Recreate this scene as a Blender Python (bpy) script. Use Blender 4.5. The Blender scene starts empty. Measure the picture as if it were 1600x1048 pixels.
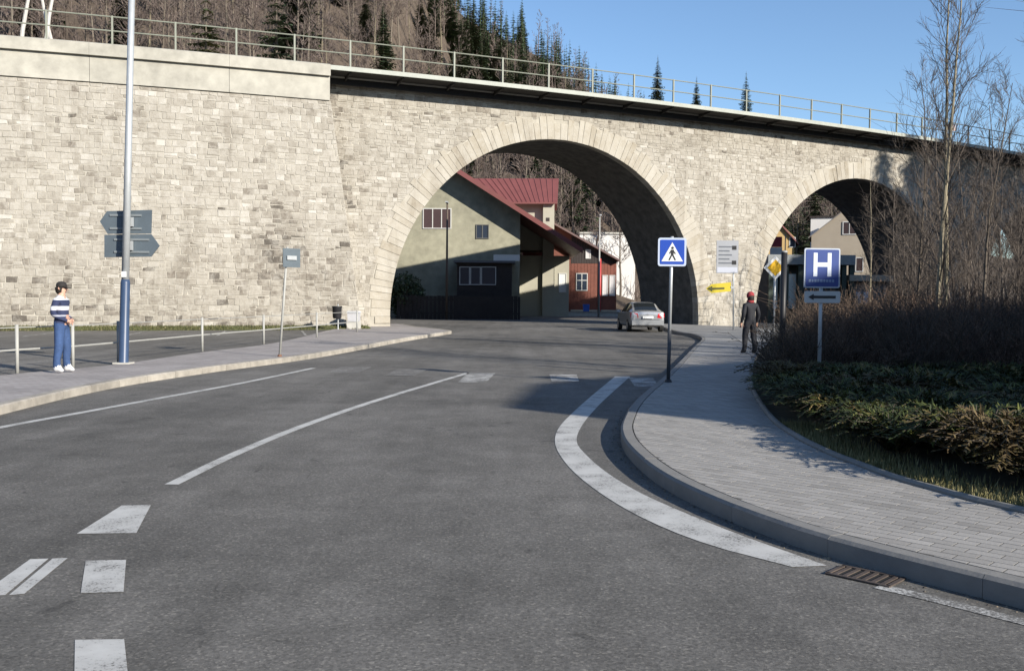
import bpy, bmesh, math, random
import numpy as np
from mathutils import Vector, Matrix, Quaternion
rnd = random.Random(7)
S = bpy.context.scene
COL = S.collection
# ------------------------------------------------------------------ camera
F, EYE = 1500.0, 1.6
PITCH, ROLL = math.atan(58 / F), 0.008
CM = Matrix.Rotation(math.pi / 2 - PITCH, 3, 'X') @ Matrix.Rotation(ROLL, 3, 'Z')
cd = bpy.data.cameras.new('camera'); cam = bpy.data.objects.new('camera', cd); COL.objects.link(cam)
cam.matrix_world = Matrix.Translation((0, 0, EYE)) @ CM.to_4x4()
cd.sensor_width = 36.0; cd.lens = 36.0 * F / 1600.0; cd.clip_start = 0.05; cd.clip_end = 6000
S.camera = cam
# ------------------------------------------------------------------ light
SUN_EL = math.radians(22.0)
SUN_AZ = math.radians(133.0)                       # clockwise from +Y
tosun = Vector((math.sin(SUN_AZ) * math.cos(SUN_EL), math.cos(SUN_AZ) * math.cos(SUN_EL), math.sin(SUN_EL)))
W = bpy.data.worlds.new('World'); S.world = W; W.use_nodes = True
wn = W.node_tree.nodes; wl = W.node_tree.links
sky = wn.new('ShaderNodeTexSky'); sky.sky_type = 'NISHITA'; sky.sun_disc = False
sky.sun_elevation = SUN_EL; sky.sun_rotation = SUN_AZ; sky.altitude = 600; sky.air_density = 1.0; sky.dust_density = 0.3; sky.ozone_density = 3.5
bgn = wn['Background']; wl.new(sky.outputs[0], bgn.inputs[0]); bgn.inputs[1].default_value = 0.095
sl = bpy.data.lights.new('sun', 'SUN'); sl.energy = 4.4; sl.angle = math.radians(0.5); sl.color = (1.0, 0.93, 0.82)
so = bpy.data.objects.new('sun', sl); COL.objects.link(so); so.rotation_euler = tosun.to_track_quat('Z', 'Y').to_euler(); so.location = (30, -30, 40)
S.view_settings.view_transform = 'Standard'; S.view_settings.look = 'None'; S.view_settings.gamma = 1.0
S.view_settings.exposure = 0.95

# ------------------------------------------------------------------ pixel helpers (directions only; depth from the ground)
def ray(x, y): return CM @ Vector(((x - 800) / F, -(y - 524) / F, -1.0))
def g(x, y, z=0.0):
    d = ray(x, y); t = (z - EYE) / d.z
    return Vector((d.x * t, d.y * t, z))
def atY(x, y, Y):
    d = ray(x, y); t = Y / d.y
    return Vector((d.x * t, Y, EYE + d.z * t))
def pix(p):
    c = CM.transposed() @ (Vector(p) - Vector((0, 0, EYE)))
    if c.z > -0.1: return (-9999, -9999)
    return (800 + F * c.x / -c.z, 524 - F * c.y / -c.z)

# ------------------------------------------------------------------ materials
def new_mat(name):
    m = bpy.data.materials.new(name); m.use_nodes = True
    return m, m.node_tree.nodes, m.node_tree.links, m.node_tree.nodes['Principled BSDF']
def ramp(n, stops):
    r = n.new('ShaderNodeValToRGB'); e = r.color_ramp.elements
    while len(e) > 1: e.remove(e[-1])
    e[0].position = stops[0][0]; e[0].color = (*stops[0][1], 1) if len(stops[0][1]) == 3 else stops[0][1]
    for p, c in stops[1:]:
        x = e.new(p); x.color = (*c, 1)
    return r
def noise(n, l, scale, detail=4, rough=0.55, vec=None, dist=0.0):
    t = n.new('ShaderNodeTexNoise'); t.inputs['Scale'].default_value = scale; t.inputs['Detail'].default_value = detail
    t.inputs['Roughness'].default_value = rough; t.inputs['Distortion'].default_value = dist
    if vec is not None: l.new(vec, t.inputs['Vector'])
    return t
def mixc(n, l, a, b, fac, mode='MIX'):
    m = n.new('ShaderNodeMix'); m.data_type = 'RGBA'; m.blend_type = mode
    for s, v in ((6, a), (7, b)):
        if isinstance(v, tuple): m.inputs[s].default_value = (*v, 1) if len(v) == 3 else v
        else: l.new(v, m.inputs[s])
    if isinstance(fac, (int, float)): m.inputs[0].default_value = fac
    else: l.new(fac, m.inputs[0])
    return m.outputs[2]
def mathn(n, l, op, a, b=None, clamp=False):
    m = n.new('ShaderNodeMath'); m.operation = op; m.use_clamp = clamp
    for i, v in ((0, a), (1, b)):
        if v is None: continue
        if isinstance(v, (int, float)): m.inputs[i].default_value = v
        else: l.new(v, m.inputs[i])
    return m.outputs[0]
def pos(n): return n.new('ShaderNodeNewGeometry').outputs['Position']
def bump(n, l, b, h, strength, dist=0.02):
    bn = n.new('ShaderNodeBump'); bn.inputs['Strength'].default_value = strength; bn.inputs['Distance'].default_value = dist
    l.new(h, bn.inputs['Height']); l.new(bn.outputs[0], b.inputs['Normal'])
MATS = {}
def simple(name, col, rough=0.6, var=0.15, scale=6.0, metal=0.0, bmp=0.0, spec=0.4, objvar=0.0):
    """flat base colour broken by two noises; the noise is in world space"""
    if name in MATS: return MATS[name]
    m, n, l, b = new_mat(name)
    p = pos(n); t = noise(n, l, scale, 5, 0.6, p); t2 = noise(n, l, scale * 0.17, 3, 0.5, p)
    a = mathn(n, l, 'ADD', mathn(n, l, 'MULTIPLY', t.outputs[0], 0.6), mathn(n, l, 'MULTIPLY', t2.outputs[0], 0.4))
    r = ramp(n, [(0.3, tuple(c * (1 - var) for c in col)), (0.7, tuple(min(1, c * (1 + var)) for c in col))])
    l.new(a, r.inputs[0]); out = r.outputs[0]
    if objvar:
        oi = n.new('ShaderNodeObjectInfo'); rr = ramp(n, [(0, (1 - objvar,) * 3), (1, (1 + objvar,) * 3)])
        l.new(oi.outputs['Random'], rr.inputs[0]); out = mixc(n, l, out, rr.outputs[0], 1.0, 'MULTIPLY')
    l.new(out, b.inputs['Base Color']); b.inputs['Roughness'].default_value = rough
    b.inputs['Metallic'].default_value = metal; b.inputs['Specular IOR Level'].default_value = spec
    if bmp: bump(n, l, b, t.outputs[0], bmp)
    MATS[name] = m
    return m
def tinted(name, stops, rough=0.85, grain=9.0, gstr=0.25, bmp=0.5, stain=None, stain_scale=0.5, bdist=0.02, spec=0.3, streak=0.0):
    """colour picked by the per-face 'tint' attribute, weathered by world-space noise"""
    m, n, l, b = new_mat(name)
    at = n.new('ShaderNodeAttribute'); at.attribute_name = 'tint'
    r = ramp(n, stops); p = pos(n)
    t = noise(n, l, grain, 6, 0.65, p)
    f = mathn(n, l, 'ADD', at.outputs['Fac'], mathn(n, l, 'MULTIPLY', mathn(n, l, 'SUBTRACT', t.outputs[0], 0.5), gstr * 3))
    l.new(f, r.inputs[0]); out = r.outputs[0]
    if stain:
        t2 = noise(n, l, stain_scale, 7, 0.62, p, 0.4)
        rr = ramp(n, [(0.5, (0, 0, 0)), (0.72, (1, 1, 1))]); l.new(t2.outputs[0], rr.inputs[0])
        out = mixc(n, l, out, stain, mathn(n, l, 'MULTIPLY', rr.outputs[0], 0.6), 'MULTIPLY')
    if streak:
        mp = n.new('ShaderNodeMapping'); mp.inputs['Scale'].default_value = (1, 1, .10); l.new(p, mp.inputs[0])
        t4 = noise(n, l, 1.1, 6, .65, mp.outputs[0]); r4 = ramp(n, [(.50, (1, 1, 1)), (.74, (.58, .55, .52))]); l.new(t4.outputs[0], r4.inputs[0]); out = mixc(n, l, out, r4.outputs[0], streak, 'MULTIPLY')
        t5 = noise(n, l, 1.7, 6, .7, p, .8); r5 = ramp(n, [(.46, (0, 0, 0)), (.66, (1, 1, 1))]); l.new(t5.outputs[0], r5.inputs[0])
        out = mixc(n, l, out, (.395, .375, .332), mathn(n, l, 'MULTIPLY', r5.outputs[0], .5))      # lime bloom
    l.new(out, b.inputs['Base Color']); b.inputs['Roughness'].default_value = rough; b.inputs['Specular IOR Level'].default_value = spec
    t3 = noise(n, l, grain * 3, 4, 0.6, p)
    if bmp: bump(n, l, b, t3.outputs[0], bmp, bdist)
    MATS[name] = m
    return m

M_stone = tinted('stone', [(0.0, (.10, .088, .074)), (.18, (.185, .163, .136)), (.42, (.275, .252, .213)), (.7, (.335, .312, .270)), (1.0, (.43, .41, .37))], grain=5.0, gstr=.30, stain=(.62, .60, .58), stain_scale=.32, bmp=.9, streak=.8)
M_vous = tinted('voussoir_stone', [(0.0, (.21, .178, .138)), (.3, (.305, .275, .222)), (1.0, (.385, .362, .315))], grain=5.0, gstr=.2, stain=(.7, .66, .6), stain_scale=.8, bmp=.7, streak=.7)
M_mortar = simple('mortar', (.35, .328, .282), .95, .25, 2.5, bmp=.5, spec=.1)
M_band = simple('render_band', (.35, .335, .29), .85, .3, 1.6, bmp=.2, spec=.2)
M_conc = simple('concrete', (.42, .41, .37), .85, .15, 4.0, bmp=.2)
M_lip = simple('painted_edge', (.30, .315, .28), .6, .12, 5.0)
M_under = simple('tarred_steel', (.014, .013, .013), .8, .3, 5.0)
M_rail = simple('grey_green_paint', (.20, .212, .172), .55, .12, 6.0)
M_galv = simple('galvanised', (.40, .42, .43), .45, .10, 9.0, metal=.3)
M_gpost = simple('weathered_post', (.32, .32, .30), .6, .12, 9.0)

def soffit_mat():  # shade under the arches is put into this darker stone colour
    m, n, l, b = new_mat('shaded_soffit_stone'); p = pos(n)
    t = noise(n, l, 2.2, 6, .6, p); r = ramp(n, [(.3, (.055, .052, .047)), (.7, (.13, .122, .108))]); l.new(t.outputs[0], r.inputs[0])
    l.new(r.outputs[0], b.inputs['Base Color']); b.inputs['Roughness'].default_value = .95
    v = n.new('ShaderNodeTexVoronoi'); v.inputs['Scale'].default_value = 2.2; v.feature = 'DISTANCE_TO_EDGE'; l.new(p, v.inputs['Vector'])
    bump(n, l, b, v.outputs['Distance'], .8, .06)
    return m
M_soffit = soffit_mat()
ASPH = [(.2, (.070, .067, .061)), (.5, (.124, .118, .108)), (.8, (.190, .181, .167))]
def asphalt_color(n, l, p):
    big = noise(n, l, .16, 5, .62, p, .6); mid = noise(n, l, 1.6, 6, .68, p); fin = noise(n, l, 38, 4, .75, p)
    mp = n.new('ShaderNodeMapping'); mp.inputs['Scale'].default_value = (2.2, .16, 1); mp.inputs['Rotation'].default_value = (0, 0, math.radians(-14)); l.new(p, mp.inputs[0])
    stk = noise(n, l, .8, 5, .6, mp.outputs[0], .3)
    a = mathn(n, l, 'MULTIPLY', big.outputs[0], .34); a = mathn(n, l, 'ADD', a, mathn(n, l, 'MULTIPLY', mid.outputs[0], .22))
    a = mathn(n, l, 'ADD', a, mathn(n, l, 'MULTIPLY', fin.outputs[0], .26)); a = mathn(n, l, 'ADD', a, mathn(n, l, 'MULTIPLY', stk.outputs[0], .18))
    a = mathn(n, l, 'ADD', mathn(n, l, 'MULTIPLY', mathn(n, l, 'SUBTRACT', a, .5), 3.0), .5)
    r = ramp(n, ASPH); l.new(a, r.inputs[0])
    # bitumen scabs and small dark marks
    sp = noise(n, l, 2.6, 3, .5, p, 1.0); rs = ramp(n, [(.66, (1, 1, 1)), (.74, (.60, .60, .60))]); l.new(sp.outputs[0], rs.inputs[0])
    c = mixc(n, l, r.outputs[0], rs.outputs[0], 1.0, 'MULTIPLY')
    # stone chippings showing in the surface
    vo = n.new('ShaderNodeTexVoronoi'); vo.inputs['Scale'].default_value = 75; l.new(p, vo.inputs['Vector']); sx = n.new('ShaderNodeSeparateColor'); l.new(vo.outputs['Color'], sx.inputs[0])
    rv = ramp(n, [(0, (.62, .62, .62)), (.5, (.98, .98, .98)), (.86, (1.05, 1.05, 1.04)), (1, (1.75, 1.72, 1.65))]); l.new(sx.outputs[0], rv.inputs[0])
    c = mixc(n, l, c, rv.outputs[0], .8, 'MULTIPLY')
    # long scuffs
    m2 = n.new('ShaderNodeMapping'); m2.inputs['Scale'].default_value = (5, .9, 1); m2.inputs['Rotation'].default_value = (0, 0, math.radians(62)); l.new(p, m2.inputs[0])
    sc_ = noise(n, l, 1.3, 4, .6, m2.outputs[0], .6); r2 = ramp(n, [(.69, (1, 1, 1)), (.745, (.50, .50, .50))]); l.new(sc_.outputs[0], r2.inputs[0]); c = mixc(n, l, c, r2.outputs[0], .75, 'MULTIPLY')
    return c, fin
def asphalt_mat():
    m, n, l, b = new_mat('asphalt'); p = pos(n); c, fin = asphalt_color(n, l, p)
    # hairline cracks
    wv = noise(n, l, .5, 4, .6, p); v = n.new('ShaderNodeTexVoronoi'); v.feature = 'DISTANCE_TO_EDGE'; v.inputs['Scale'].default_value = .16
    vm = n.new('ShaderNodeVectorMath'); vm.operation = 'ADD'; l.new(p, vm.inputs[0]); vs = n.new('ShaderNodeVectorMath'); vs.operation = 'SCALE'; vs.inputs['Scale'].default_value = 1.2
    l.new(wv.outputs['Color'], vs.inputs[0]); l.new(vs.outputs[0], vm.inputs[1]); l.new(vm.outputs[0], v.inputs['Vector'])
    rc = ramp(n, [(0, (.75, .75, .75)), (.0012, (1, 1, 1))]); l.new(v.outputs['Distance'], rc.inputs[0])
    c = mixc(n, l, c, rc.outputs[0], .12, 'MULTIPLY')
    l.new(c, b.inputs['Base Color']); b.inputs['Roughness'].default_value = .82; b.inputs['Specular IOR Level'].default_value = .25
    bump(n, l, b, fin.outputs[0], .5, .006)
    return m
M_asph = asphalt_mat()
def paint_mat(name, lo, hi):
    """road paint, worn through to the asphalt where the noise is low"""
    m, n, l, b = new_mat(name); p = pos(n); c, fin = asphalt_color(n, l, p)
    t = noise(n, l, 52, 5, .8, p); t2 = noise(n, l, 3.0, 4, .6, p)
    a = mathn(n, l, 'ADD', mathn(n, l, 'MULTIPLY', t.outputs[0], .65), mathn(n, l, 'MULTIPLY', t2.outputs[0], .35))
    r = ramp(n, [(lo, (0, 0, 0)), (hi, (1, 1, 1))]); l.new(a, r.inputs[0])
    pc = ramp(n, [(.3, (.36, .355, .335)), (.7, (.50, .495, .47))]); l.new(t2.outputs[0], pc.inputs[0])
    l.new(mixc(n, l, c, pc.outputs[0], r.outputs[0]), b.inputs['Base Color']); b.inputs['Roughness'].default_value = .75
    return m
M_paint = paint_mat('road_paint', .40, .47)
M_paint_faint = paint_mat('faint_road_paint', .54, .62)
M_paint_worn = paint_mat('worn_road_paint', .47, .56)
M_paver = tinted('paver', [(0.0, (.23, .217, .198)), (.5, (.30, .285, .262)), (1.0, (.365, .347, .32))], grain=14, gstr=.12, stain=(.75, .75, .75), stain_scale=.7, bmp=.35, bdist=.006)
M_bed = simple('paver_bed', (.11, .104, .095), .95, .2, 20)
def brickpave(name, c1, c2, mortar, rot):
    m, n, l, b = new_mat(name); p = pos(n)
    mp = n.new('ShaderNodeMapping'); mp.inputs['Rotation'].default_value = (0, 0, rot); l.new(p, mp.inputs[0])
    br = n.new('ShaderNodeTexBrick'); br.inputs['Scale'].default_value = 1; br.inputs['Brick Width'].default_value = .2; br.inputs['Row Height'].default_value = .1
    br.inputs['Mortar Size'].default_value = .006; br.inputs['Color1'].default_value = (*c1, 1); br.inputs['Color2'].default_value = (*c2, 1); br.inputs['Mortar'].default_value = (*mortar, 1)
    l.new(mp.outputs[0], br.inputs['Vector']); t = noise(n, l, .9, 5, .6, p); rr = ramp(n, [(.3, (.78, .78, .78)), (.7, (1.12, 1.12, 1.12))]); l.new(t.outputs[0], rr.inputs[0])
    l.new(mixc(n, l, br.outputs[0], rr.outputs[0], 1, 'MULTIPLY'), b.inputs['Base Color']); b.inputs['Roughness'].default_value = .85
    return m
M_pave_far = brickpave('far_paving', (.23, .228, .22), (.30, .295, .285), (.15, .148, .14), math.radians(45))
M_pave_left = brickpave('left_paving', (.27, .245, .235), (.34, .315, .30), (.20, .18, .17), math.radians(12))
M_kerbL = simple('sandy_kerb', (.31, .285, .245), .85, .35, 4, bmp=.6, objvar=.14)
M_kerbR = simple('grey_kerb', (.19, .183, .17), .8, .14, 7, bmp=.3, objvar=.06)
M_soil = simple('soil', (.085, .075, .05), .95, .4, 3, bmp=.6)
M_litter = simple('leaf_litter', (.085, .064, .046), .95, .45, .6, bmp=.5)
M_grass = simple('grass', (.085, .10, .03), .8, .4, 2.0)
M_drygrass = simple('dry_grass', (.20, .19, .09), .85, .35, 3.0)

# ------------------------------------------------------------------ mesh builder
class MB:
    def __init__(s): s.v = []; s.f = []; s.t = []; s.m = []
    def add(s, vs, fs, tint=.5, mi=0):
        o = len(s.v); s.v.extend([tuple(v) for v in vs])
        for f in fs: s.f.append(tuple(i + o for i in f)); s.t.append(tint); s.m.append(mi)
    def box(s, x0, x1, y0, y1, z0, z1, tint=.5, mi=0):
        s.add([(x0, y0, z0), (x1, y0, z0), (x1, y1, z0), (x0, y1, z0), (x0, y0, z1), (x1, y0, z1), (x1, y1, z1), (x0, y1, z1)],
              [(3, 2, 1, 0), (4, 5, 6, 7), (0, 1, 5, 4), (1, 2, 6, 5), (2, 3, 7, 6), (3, 0, 4, 7)], tint, mi)
    def obox(s, c, ax, ay, az, tint=.5, mi=0):
        c = Vector(c); ax, ay, az = Vector(ax), Vector(ay), Vector(az); vs = []
        for k in (-1, 1):
            for i, j in ((-1, -1), (1, -1), (1, 1), (-1, 1)): vs.append(c + ax * i + ay * j + az * k)
        s.add(vs, [(3, 2, 1, 0), (4, 5, 6, 7), (0, 1, 5, 4), (1, 2, 6, 5), (2, 3, 7, 6), (3, 0, 4, 7)], tint, mi)
    def tube(s, pts, rads, n=8, cap=True, tint=.5, mi=0):
        pts = [Vector(p) for p in pts]; o = len(s.v); k = len(pts)
        if isinstance(rads, (int, float)): rads = [rads] * k
        up = Vector((0, 0, 1))
        for i, p in enumerate(pts):
            d = (pts[min(i + 1, k - 1)] - pts[max(i - 1, 0)])
            if d.length < 1e-9: d = Vector((0, 0, 1))
            d.normalize(); u = d.cross(up)
            if u.length < 1e-3: u = d.cross(Vector((1, 0, 0)))
            u.normalize(); w = u.cross(d)
            for j in range(n):
                a = 2 * math.pi * j / n
                s.v.append(tuple(p + (u * math.cos(a) + w * math.sin(a)) * rads[i]))
        for i in range(k - 1):
            for j in range(n):
                j2 = (j + 1) % n
                s.f.append((o + i * n + j, o + i * n + j2, o + (i + 1) * n + j2, o + (i + 1) * n + j)); s.t.append(tint); s.m.append(mi)
        if cap:
            s.f.append(tuple(o + j for j in reversed(range(n)))); s.t.append(tint); s.m.append(mi)
            s.f.append(tuple(o + (k - 1) * n + j for j in range(n))); s.t.append(tint); s.m.append(mi)
    def prism(s, poly, vec, tint=.5, mi=0):
        """poly: 3-D polygon; extruded by vec"""
        k = len(poly); vs = [Vector(p) for p in poly] + [Vector(p) + Vector(vec) for p in poly]
        s.add(vs, [tuple(range(k)), tuple(reversed(range(k, 2 * k)))] + [(i, i + k, (i + 1) % k + k, (i + 1) % k) for i in range(k)], tint, mi)
    def lathe(s, prof, n=12, c=(0, 0, 0), tint=.5, mi=0):
        o = len(s.v)
        for r, z in prof:
            for j in range(n):
                a = 2 * math.pi * j / n; s.v.append((c[0] + r * math.cos(a), c[1] + r * math.sin(a), c[2] + z))
        for i in range(len(prof) - 1):
            for j in range(n):
                j2 = (j + 1) % n; s.f.append((o + i * n + j, o + i * n + j2, o + (i + 1) * n + j2, o + (i + 1) * n + j)); s.t.append(tint); s.m.append(mi)
        s.f.append(tuple(o + j for j in reversed(range(n)))); s.t.append(tint); s.m.append(mi)
        s.f.append(tuple(o + (len(prof) - 1) * n + j for j in range(n))); s.t.append(tint); s.m.append(mi)
    def mesh(s, name, mats, smooth=False, off=(0, 0, 0)):
        me = bpy.data.meshes.new(name)
        o = Vector(off); me.from_pydata([(v[0] - o.x, v[1] - o.y, v[2] - o.z) for v in s.v], [], s.f)
        for m in (mats if isinstance(mats, (list, tuple)) else [mats]): me.materials.append(m)
        a = me.attributes.new('tint', 'FLOAT', 'FACE'); a.data.foreach_set('value', s.t)
        if any(s.m): me.polygons.foreach_set('material_index', s.m)
        if smooth: me.polygons.foreach_set('use_smooth', [True] * len(s.f))
        me.update(); return me
    def build(s, name, mats, parent=None, smooth=False, origin=None):
        """mesh coordinates are world ones; the object's origin is put at `origin` (world) or at the parent"""
        pw = WLOC[parent.name] if parent is not None else Vector((0, 0, 0))
        og = Vector(origin) if origin is not None else pw
        ob = bpy.data.objects.new(name, s.mesh(name, mats, smooth, og)); COL.objects.link(ob)
        ob.location = og - pw; ob.parent = parent; WLOC[ob.name] = og
        return ob
WLOC = {}
def tag(o, label=None, cat=None, group=None, kind=None):
    if label: o['label'] = label
    if cat: o['category'] = cat
    if group: o['group'] = group
    if kind: o['kind'] = kind
    return o
def thing(name, label, cat, loc=(0, 0, 0), group=None):
    o = bpy.data.objects.new(name, None); COL.objects.link(o); o.location = loc; o.empty_display_size = .3
    WLOC[o.name] = Vector(loc); return tag(o, label, cat, group)
def copy_tree(o, loc, rotz=0, scale=1.0, label=None):
    r = o.copy(); COL.objects.link(r); r.location = loc; r.rotation_euler = (0, 0, rotz); r.scale = (scale,) * 3 if not isinstance(scale, tuple) else scale
    if label: r['label'] = label
    for ch in o.children:
        c = ch.copy(); COL.objects.link(c); c.parent = r
        for gch in ch.children:
            d = gch.copy(); COL.objects.link(d); d.parent = c
    return r
def smooth_line(pts, step=.25):
    """Catmull-Rom through points, resampled"""
    P = [Vector(p) for p in pts]; P = [P[0] * 2 - P[1]] + P + [P[-1] * 2 - P[-2]]; out = []
    for i in range(1, len(P) - 2):
        k = max(2, int((P[i + 1] - P[i]).length / step))
        for j in range(k):
            t = j / k; a, b, c, d = P[i - 1:i + 3]
            out.append(.5 * (2 * b + (c - a) * t + (2 * a - 5 * b + 4 * c - d) * t * t + (3 * b - a - 3 * c + d) * t ** 3))
    out.append(P[-2]); return out
def side(pts):
    out = []
    for i in range(len(pts)):
        d = pts[min(i + 1, len(pts) - 1)] - pts[max(i - 1, 0)]; d.z = 0; d.normalize(); out.append(Vector((-d.y, d.x, 0)))
    return out
def strip(mb, pts, w0, w1, z0, z1=None, tint=.5):
    """ribbon from lateral offset w0 to w1 (left of travel positive), at height z0, or a solid bar z0..z1"""
    n = side(pts); k = len(pts)
    if z1 is None:
        vs = []
        for p, q in zip(pts, n): vs += [(p + q * w0).xy.to_3d() + Vector((0, 0, z0)), (p + q * w1).xy.to_3d() + Vector((0, 0, z0))]
        mb.add(vs, [(2 * i, 2 * i + 2, 2 * i + 3, 2 * i + 1) for i in range(k - 1)], tint)
    else:
        vs = []
        for p, q in zip(pts, n):
            for w, z in ((w0, z0), (w1, z0), (w1, z1), (w0, z1)): vs.append((p + q * w).xy.to_3d() + Vector((0, 0, z)))
        fs = [(0, 1, 2, 3), tuple(reversed([4 * (k - 1) + j for j in range(4)]))]
        for i in range(k - 1):
            for j in range(4):
                j2 = (j + 1) % 4; fs.append((4 * i + j, 4 * i + 4 + j, 4 * i + 4 + j2, 4 * i + j2))
        mb.add(vs, fs, tint)
def flatpoly(mb, pts, z):
    """triangulated flat polygon"""
    from mathutils.geometry import tessellate_polygon
    P = [Vector((p[0], p[1], 0)) for p in pts]; tr = tessellate_polygon([P])
    area = sum(P[i].x * P[(i + 1) % len(P)].y - P[(i + 1) % len(P)].x * P[i].y for i in range(len(P)))
    fs = []
    for a, b, c in tr:
        n = (P[b] - P[a]).cross(P[c] - P[a]).z
        fs.append((a, b, c) if n > 0 else (a, c, b))
    mb.add([(p.x, p.y, z) for p in P], fs)
def inside(pt, poly):
    x, y = pt[0], pt[1]; r = False; j = len(poly) - 1
    for i in range(len(poly)):
        xi, yi, xj, yj = poly[i][0], poly[i][1], poly[j][0], poly[j][1]
        if (yi > y) != (yj > y) and x < (xj - xi) * (y - yi) / (yj - yi) + xi: r = not r
        j = i
    return r
def clip_half(poly, p0, nrm):
    """keep the side of the 2-D polygon where (p-p0).nrm >= 0"""
    out = []; k = len(poly)
    for i in range(k):
        a, b = poly[i], poly[(i + 1) % k]
        da = (a[0] - p0[0]) * nrm[0] + (a[1] - p0[1]) * nrm[1]; db = (b[0] - p0[0]) * nrm[0] + (b[1] - p0[1]) * nrm[1]
        if da >= 0: out.append(a)
        if (da >= 0) != (db >= 0):
            t = da / (da - db); out.append((a[0] + (b[0] - a[0]) * t, a[1] + (b[1] - a[1]) * t))
    return out

# ------------------------------------------------------------------ the railway's line (a gentle curve, read from deck edge and railing)
QA, QB, QC = 50.06, .4533, .00312
_xs = np.linspace(-90, 90, 3601); _ys = QA + QB * _xs + QC * _xs ** 2
_ss = np.concatenate([[0], np.cumsum(np.hypot(np.diff(_xs), np.diff(_ys)))]); _ss -= np.interp(0, _xs, _ss)
def fr(s, h, d):
    X = float(np.interp(s, _ss, _xs)); k = QB + 2 * QC * X; L = math.hypot(1, k)
    return Vector((X - k / L * d, QA + QB * X + QC * X * X + d / L, h))
DECK = 12.66            # top of the deck edge
DF, DB = 1.75, 7.6       # front and back face behind the deck edge
FACE_TOP = 12.36
ARCHES = [(3.60, 9.72, .62), (27.3, 9.5, .25), (50.4, 9.3, .3)]
VT = 1.12               # depth of the arch ring
def wall_end(h): return -8.15 - 1.5 * h / 12.0

# ------------------------------------------------------------------ terrain
def hill(X, Y):
    if Y < -45: return min(48, .24 * (-45 - Y)) * (1 - .35 * min(1, max(0, X / 120)))  # unseen rise behind the camera, added to cut the sky fill
    if X < -75 and Y < 52: return min(50, .3 * (-75 - X))  # unseen rise on the left, added for the same purpose
    y0 = 96 - 44 * min(1, max(0, (-14 - X) / 12))
    if X > 12: y0 = 96 + 26 * min(1, (X - 12) / 14)
    t = max(0, (Y - y0)) / 215.0; t = min(t, 1.0)
    sidez = max(16, min(135, 83 - .50 * X))
    return sidez * (t ** 1.08) + 1.2 * math.sin(X * .06) * math.sin(Y * .05) * min(1, t * 6)
mb = MB(); xs = [-900, -500, -300] + list(range(-220, 221, 5)) + [300, 500, 900]; ys = [-600, -300] + list(range(-250, 341, 5)) + [420, 600, 1200]
for y in ys:
    for x in xs: mb.v.append((x, y, hill(x, y) - .05))
for j in range(len(ys) - 1):
    for i in range(len(xs) - 1):
        o = j * len(xs) + i; mb.f.append((o, o + 1, o + 1 + len(xs), o + len(xs))); mb.t.append(.5); mb.m.append(0)
tag(mb.build('ground', M_litter, None, True), kind='structure', label='brown leaf littered valley floor and wooded hillside')

# ------------------------------------------------------------------ road
mb = MB(); flatpoly(mb, [(-60, -20), (40, -20), (40, 30), (24, 50), (30, 94), (-14, 94), (-40, 62), (-40, 60), (-60, 40)], 0.0)
road = tag(mb.build('road', M_asph), kind='structure', label='worn grey asphalt road curving under the stone arch')
def marking(name, polys, z=.004, mat=M_paint):
    m = MB()
    for p in polys: flatpoly(m, p, z)
    return m.build(name, mat, road)
def pxp(l, z=0): return [g(x, y, z) for x, y in l]
# left edge line, centre line
m = MB(); strip(m, smooth_line(pxp([(-260, 722), (0, 668), (125, 645), (250, 622), (380, 598), (490, 575)])), -.065, .065, .004); m.build('edge_line', M_paint, road)
m = MB(); strip(m, smooth_line(pxp([(268, 757), (370, 708), (480, 663), (600, 622), (730, 583)])), -.06, .06, .004); m.build('centre_line', M_paint, road)
marking('lane_dash', [pxp([(190, 790), (236, 789), (213, 833), (120, 834)])])
marking('lane_dash', [pxp([(134, 876), (197, 875), (193, 925), (126, 927)])])
marking('lane_dash', [pxp([(117, 1000), (194, 999), (202, 1075), (116, 1078)])])
marking('lane_dash', [pxp([(47, 874), (76, 873), (8, 930), (-34, 932)])])
marking('lane_dash', [pxp([(82, 873), (106, 872), (38, 928), (14, 930)])])
# broad kerb-side line
inL = smooth_line(pxp([(961, 588), (900, 640), (868, 680), (885, 725), (960, 785), (1080, 842), (1238, 886)])); inR = smooth_line(pxp([(985, 588), (934, 635), (902, 680), (918, 713), (985, 762), (1120, 822), (1292, 884)]))
def resamp(P, k):
    d = [0]
    for a, b in zip(P, P[1:]): d.append(d[-1] + (b - a).length)
    out = []
    for i in range(k):
        t = d[-1] * i / (k - 1); j = max(q for q in range(len(d)) if d[q] <= t + 1e-9); j = min(j, len(P) - 2)
        u = (t - d[j]) / max(1e-9, d[j + 1] - d[j]); out.append(P[j].lerp(P[j + 1], u))
    return out
A, B = resamp(inL, 60), resamp(inR, 60); m = MB(); vs = []
for p, q in zip(A, B): vs += [(p.x, p.y, .004), (q.x, q.y, .004)]
m.add(vs, [(2 * i, 2 * i + 2, 2 * i + 3, 2 * i + 1) for i in range(59)]); m.build('kerb_line', M_paint, road)
m = MB(); strip(m, smooth_line(pxp([(1372, 916), (1470, 939), (1600, 972), (1760, 1008)])), -.05, .055, .004); m.build('kerb_line', M_paint_worn, road)
for (x0, x1, y0, y1, sk) in ((512, 560, 573, 582, 22), (600, 648, 577, 587, 20), (716, 760, 583, 597, 14), (862, 905, 585, 596, -4), (992, 1030, 590, 604, -10)):
    marking('zebra_stripe', [pxp([(x0 + sk, y0), (x1 + sk, y0), (x1, y1), (x0, y1)])], .004, M_paint_faint if x0 < 700 else M_paint_worn)
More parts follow.
